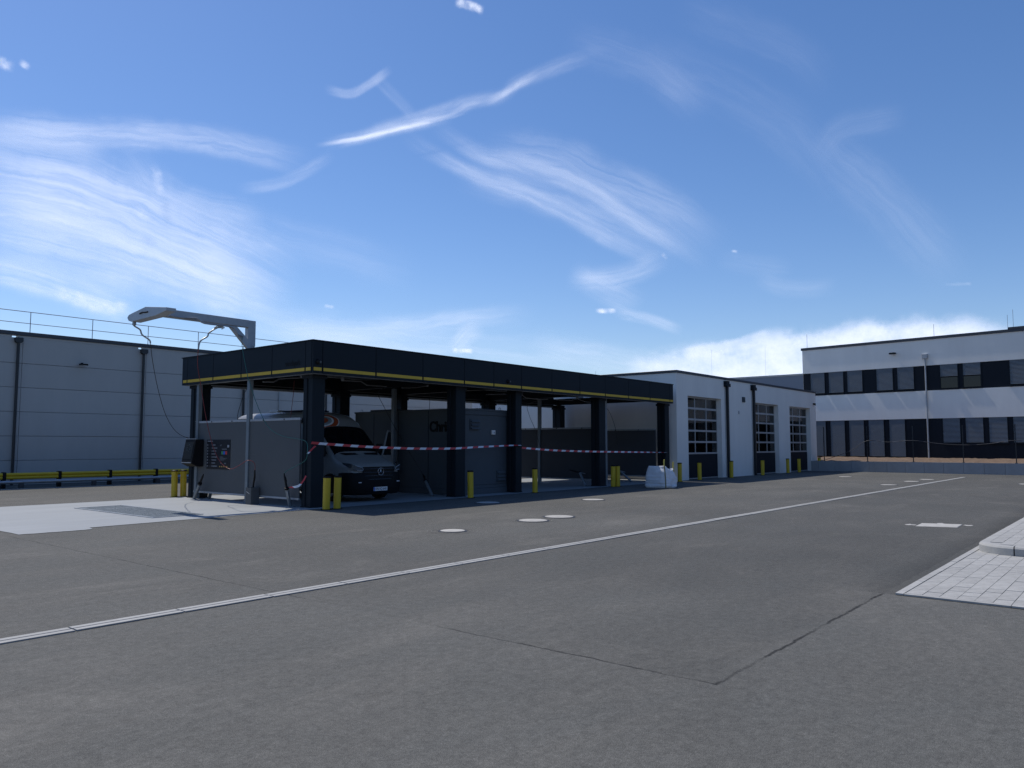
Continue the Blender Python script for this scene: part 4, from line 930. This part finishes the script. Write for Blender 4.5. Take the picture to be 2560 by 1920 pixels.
# ================================================================== CAMPER VAN (nose towards the yard)
VX, VY = 15.10, 17.52
van = thing('camper_van', (VX,VY+3.2,0), 'cream high-roofed camper van with a black front and orange swirl parked in the first bay', 'van')
def vp(x, s, z): return (VX+x, VY+s, z+.008)
ST = [(.055,.66,.46,.90),(.085,.79,.40,.985),(.15,.885,.34,1.045),(.26,.955,.28,1.10),(.42,.985,.28,1.17),(.68,.99,.28,1.28),(.92,.99,.28,1.38),
      (.99,.99,.28,1.43),(1.2,.985,.28,1.66),(1.42,.98,.28,1.90),(1.62,.975,.28,2.11),(1.70,.972,.28,2.17),(1.80,.97,.28,2.27),(1.95,.965,.28,2.41),(2.15,.96,.28,2.53),(2.45,.955,.28,2.62),(2.9,.955,.28,2.67),
      (4.5,.955,.28,2.68),(6.05,.955,.28,2.68),(6.35,.95,.28,2.64),(6.52,.94,.30,2.52),(6.62,.93,.32,2.3),(6.68,.92,.36,1.6),(6.70,.90,.45,.9)]
PF = [(0,.90),(.03,.99),(.10,1.0),(.34,1.0),(.52,.99),(.70,.96),(.84,.92),(.91,.875),(.955,.80),(.985,.68),(1.0,.50),(1.008,.25),(1.01,0)]
def ring(st, off=0):
    s, w, zb, zt = st; h = zt-zb
    r = [vp(w*xf, s, zb+h*f) for f, xf in PF]; l = [vp(-w*xf, s, zb+h*f) for f, xf in reversed(PF[:-1])]
    return r+l
MB().loft([ring(s_) for s_ in ST]).build('body', cream, van, smooth=35)
nP = len(PF)
def skin(i0, i1, k0, k1, off, m, name, sm=30):
    idx = list(range(k0, k1+1)); rows = []
    for st in ST[i0:i1+1]:
        rg = ring(st); rows.append([tuple(rg[k][j]+off[j] for j in range(3)) for k in idx])
    return MB().loft(rows, closed=False, caps=False).build(name, m, van, smooth=sm)
kc = nP-1
ws = skin(7, 11, kc-5, kc+5, (0,-.012,.012), mat('windscreen_black', (.006,.007,.009), .08, var=.0), 'windscreen')
for sx in (-1, 1):
    o = MB().tube([vp(sx*.55,.98,1.45), vp(sx*.1,1.03,1.50)], .012, 6).build('wiper', black_p, ws)
    MB().add([vp(sx*.72,.955,1.40), vp(sx*.18,.955,1.405), vp(sx*.12,.80,1.345), vp(sx*.62,.80,1.335)], [(0,1,2,3)]).build('bonnet_vent', black_p, van)
# bumper and grille
plan = [(-1.0,.62),(-1.0,.30),(-.91,.12),(-.73,.015),(-.42,-.045),(.42,-.045),(.73,.015),(.91,.12),(1.0,.30),(1.0,.62)]
def planring(z, k, off=0): return [vp(x*k, s+off, z) for x, s in plan]+[vp(.5,.62,z),vp(-.5,.62,z)]
bp_ = MB().loft([planring(.20,.95,.05), planring(.26,.985,.01), planring(.45,1.0), planring(.62,1.0,.0), planring(.80,.985,.02), planring(.84,.96,.05)]).build('bumper', mat('black_bumper', (.007,.008,.009), .6, spec=.15), van, smooth=40)
gl_ = MB().loft([[vp(x,s,z) for x, s in ((-.60,.03),(-.40,-.035),(.40,-.035),(.60,.03))]+[vp(.5,.1,z),vp(-.5,.1,z)] for z in (.56,1.0)]).build('grille', black_p, van, smooth=40)
for k in range(4): MB().tube([vp(-.57,.015,.64+.10*k),vp(-.38,-.045,.64+.10*k),vp(.38,-.045,.64+.10*k),vp(.57,.015,.64+.10*k)], .014, 6).build('grille_bar', mat('dark_grille_bar', (.03,.03,.035), .3), gl_)
em = MB().tube([vp(.105*math.cos(a), -.062, .86+.105*math.sin(a)) for a in [2*math.pi*k/28 for k in range(29)]], .009, 7).build('emblem', chrome, van, smooth=60)
for a in (90,210,330):
    d_ = (math.cos(R(a)), math.sin(R(a))); p_ = (-d_[1]*.016, d_[0]*.016)
    MB().add([vp(d_[0]*.10,-.064,.86+d_[1]*.10), vp(p_[0],-.064,.86+p_[1]), vp(0,-.078,.86), vp(-p_[0],-.064,.86-p_[1])], [(0,1,2),(0,2,3)]).build('star_point', chrome, em)
pl = MB().box(VX-.26,VX+.26,VY-.062,VY-.052,.315,.425).build('number_plate', plate_w, van)
MB().box(VX-.26,VX-.215,VY-.0635,VY-.0622,.316,.424).build('blue_band', blue_p, pl)
text_mesh('plate_text', 'HN·SQ 640', .105, lambda x,y,z: (VX-.205+x, VY-.0635-z, .335+y), black_p, .0008, pl, sx=.86)
for sx in (-1, 1):
    bot = [(.60,.015,.885),(.80,.06,.90),(.915,.16,.955),(.985,.44,1.075)]; top = [(.63,.03,.99),(.82,.085,1.045),(.925,.19,1.10),(.99,.48,1.125)]
    h = MB().loft([[vp(sx*x*1.012, s-.02, z) for x, s, z in q] for q in (bot, [tuple((a+c)/2 for a, c in zip(p1,p2)) for p1, p2 in zip(bot,top)], top)], closed=False, caps=False).build('headlight', mat('headlamp_lens', (.04,.05,.06), .25, var=.02), van, smooth=50)
    MB().tube([vp(sx*.84,.055,1.045), vp(sx*.645,-.005,.985), vp(sx*.612,-.012,.94), vp(sx*.63,-.012,.897), vp(sx*.80,.03,.912)], .007, 6).build('light_strip', lamp_g, h)
    MB().box(VX+sx*.72-.05,VX+sx*.72+.05,VY-.02,VY+.0,.555,.585).build('fog_lamp', lamp_g, bp_)
    # mirror
    mm = MB().box(VX+sx*1.08-.10,VX+sx*1.08+.10,VY+1.22,VY+1.34,1.30,1.68).build('mirror', black_p, van, bevel=.03, seg=2)
# wheels with arches
for s in (1.0,4.72):
    for sx in (-1,1):
        cx_, cy_, cz_ = VX+sx*.86, VY+s, .338+.008
        w_ = MB().lathe([(.20,-.12),(.30,-.125),(.335,-.10),(.34,0),(.335,.10),(.30,.125),(.20,.12)], (cx_,cy_,cz_), 32, axis='x').build('wheel', rubber, van, smooth=35)
        MB().lathe([(.001,-.02),(.20,-.05),(.205,.0),(.001,.05)] if sx < 0 else [(.001,-.05),(.205,0),(.20,.05),(.001,.02)], (cx_+sx*.09,cy_,cz_), 20, axis='x').build('rim', galv, w_, smooth=30)
        pts = [vp(sx*1.0, s+.42*math.cos(a), .36+.42*math.sin(a)) for a in [math.pi*k/14 for k in range(15)]]
        m = MB(); m.add([vp(sx*1.003, s+.40*math.cos(math.pi*k/14), .35+.42*math.sin(math.pi*k/14)) for k in range(15)]+[vp(sx*1.003,s-.40,.24),vp(sx*1.003,s+.40,.24)], [tuple(range(17))]); m.build('wheel_arch', black_p, van)
        MB().tube(pts, .03, 6).build('arch_trim', black_p, van, smooth=60)
# side glazing, rear upper details
for sx in (-1,):
    MB().add([vp(sx*.992,1.15,1.36),vp(sx*.985,1.55,1.95),vp(sx*.965,2.0,2.02),vp(sx*.992,2.12,1.36)], [(0,1,2,3)]).build('side_window', gl_dark, van)
    MB().box(VX+sx*.955-.02,VX+sx*.955+.02,VY+2.45,VY+4.2,2.30,2.46).build('high_window', black_p, van, bevel=.02)
    MB().box(VX+sx*.955-.03,VX+sx*.955+.012,VY+5.35,VY+6.05,2.28,2.50).build('rear_vent', part_m, van, bevel=.01)
    MB().tube([vp(sx*.98,5.0,2.33),vp(sx*.98,6.1,2.33)], .02, 8).build('awning_rail', galv, van)
rk = MB().box(VX-.45,VX+.45,VY+3.0,VY+4.3,2.70,2.74).build('solar_panel', mat('solar_cells', (.01,.012,.03), .15), van, bevel=.01)
MB().box(VX-.3,VX+.25,VY+4.75,VY+5.25,2.69,2.78).build('roof_hatch', plate_w, van, bevel=.03, seg=2)
# swirl decal over the windscreen: nested arcs of colour laid on the cap
def cap_pt(x, q):
    i = 11
    s = 1.70+q*.62; 
    for a, c in zip(ST[:-1], ST[1:]):
        if a[0] <= s <= c[0]:
            t = (s-a[0])/(c[0]-a[0]); zt = a[3]+(c[3]-a[3])*t; w = a[1]+(c[1]-a[1])*t; zb = .28; break
    h = zt-zb; xf = abs(x)/w; f = 1.0
    pr = sorted((p[1], p[0]) for p in PF[4:])
    for (x0,f0),(x1,f1) in zip(pr[:-1], pr[1:]):
        if x0 <= xf <= x1: f = f0+(f1-f0)*(xf-x0)/max(1e-6,x1-x0); break
    return vp(x, s-.012, zb+h*f+.012)
def swirl(r0, r1, a0, a1, m, cx_=-.62, cq=.38):
    mb = MB(); n = 22; rows = []
    for k in range(n+1):
        a = R(a0+(a1-a0)*k/n); rows.append([cap_pt(max(-.86,min(.86,cx_+r*1.0*math.cos(a))), max(.02,min(.98,cq+r*.8*math.sin(a)))) for r in (r0,(r0+r1)/2,r1)])
    mb.loft(rows, closed=False, caps=False).build('swirl_decal', m, van, smooth=60)
swirl(.0,.20,-180,180, orange_p); swirl(.21,.33,-175,100, teal_p); swirl(.33,.40,-180,120, plate_w); swirl(.41,.56,-110,75, orange_p, -.62,.38); swirl(.565,.60,-100,70, plate_w)
# driver's door standing open on the far side
hx, hs = 1.0, 1.05; ang = R(58)
def dp(t, z, o=0): return vp(hx+math.sin(ang)*t+math.cos(ang)*o, hs+math.cos(ang)*t-math.sin(ang)*o, z)
outl = [(0.02,.50),(.0,1.32),(.10,1.40),(.50,2.02),(.62,2.10),(1.0,2.08),(1.06,1.3),(1.04,.50)]
inn = [(.16,1.40),(.54,1.96),(.64,2.02),(.94,2.0),(.99,1.38)]
dr_ = MB(); dr_.add([dp(t,z,-.03) for t,z in outl[:2]]+[dp(1.06,1.3,-.03),dp(1.04,.5,-.03)]+[dp(t,z,.03) for t,z in outl[:2]]+[dp(1.06,1.3,.03),dp(1.04,.5,.03)], [(0,1,2,3),(7,6,5,4),(0,4,5,1),(1,5,6,2),(2,6,7,3),(3,7,4,0)])
dr_ = dr_.build('open_door', cream, van)
fr_ = [dp(t,z,0) for t,z in ((.02,1.32),(.12,1.42),(.50,2.0),(.62,2.08),(1.0,2.06),(1.05,1.3))]
MB().tube(fr_, .028, 8).build('window_frame', cream, dr_, smooth=60)
MB().add([dp(t,z,0) for t,z in [(.05,1.32)]+[(.16,1.44),(.52,1.98),(.63,2.05),(.98,2.03),(1.02,1.32)]], [tuple(range(6))]).build('door_window', gl_dark, dr_)
# dark cab interior behind the windscreen is closed by the body; seats hinted by the headrests are not visible

bpy.context.view_layer.update()
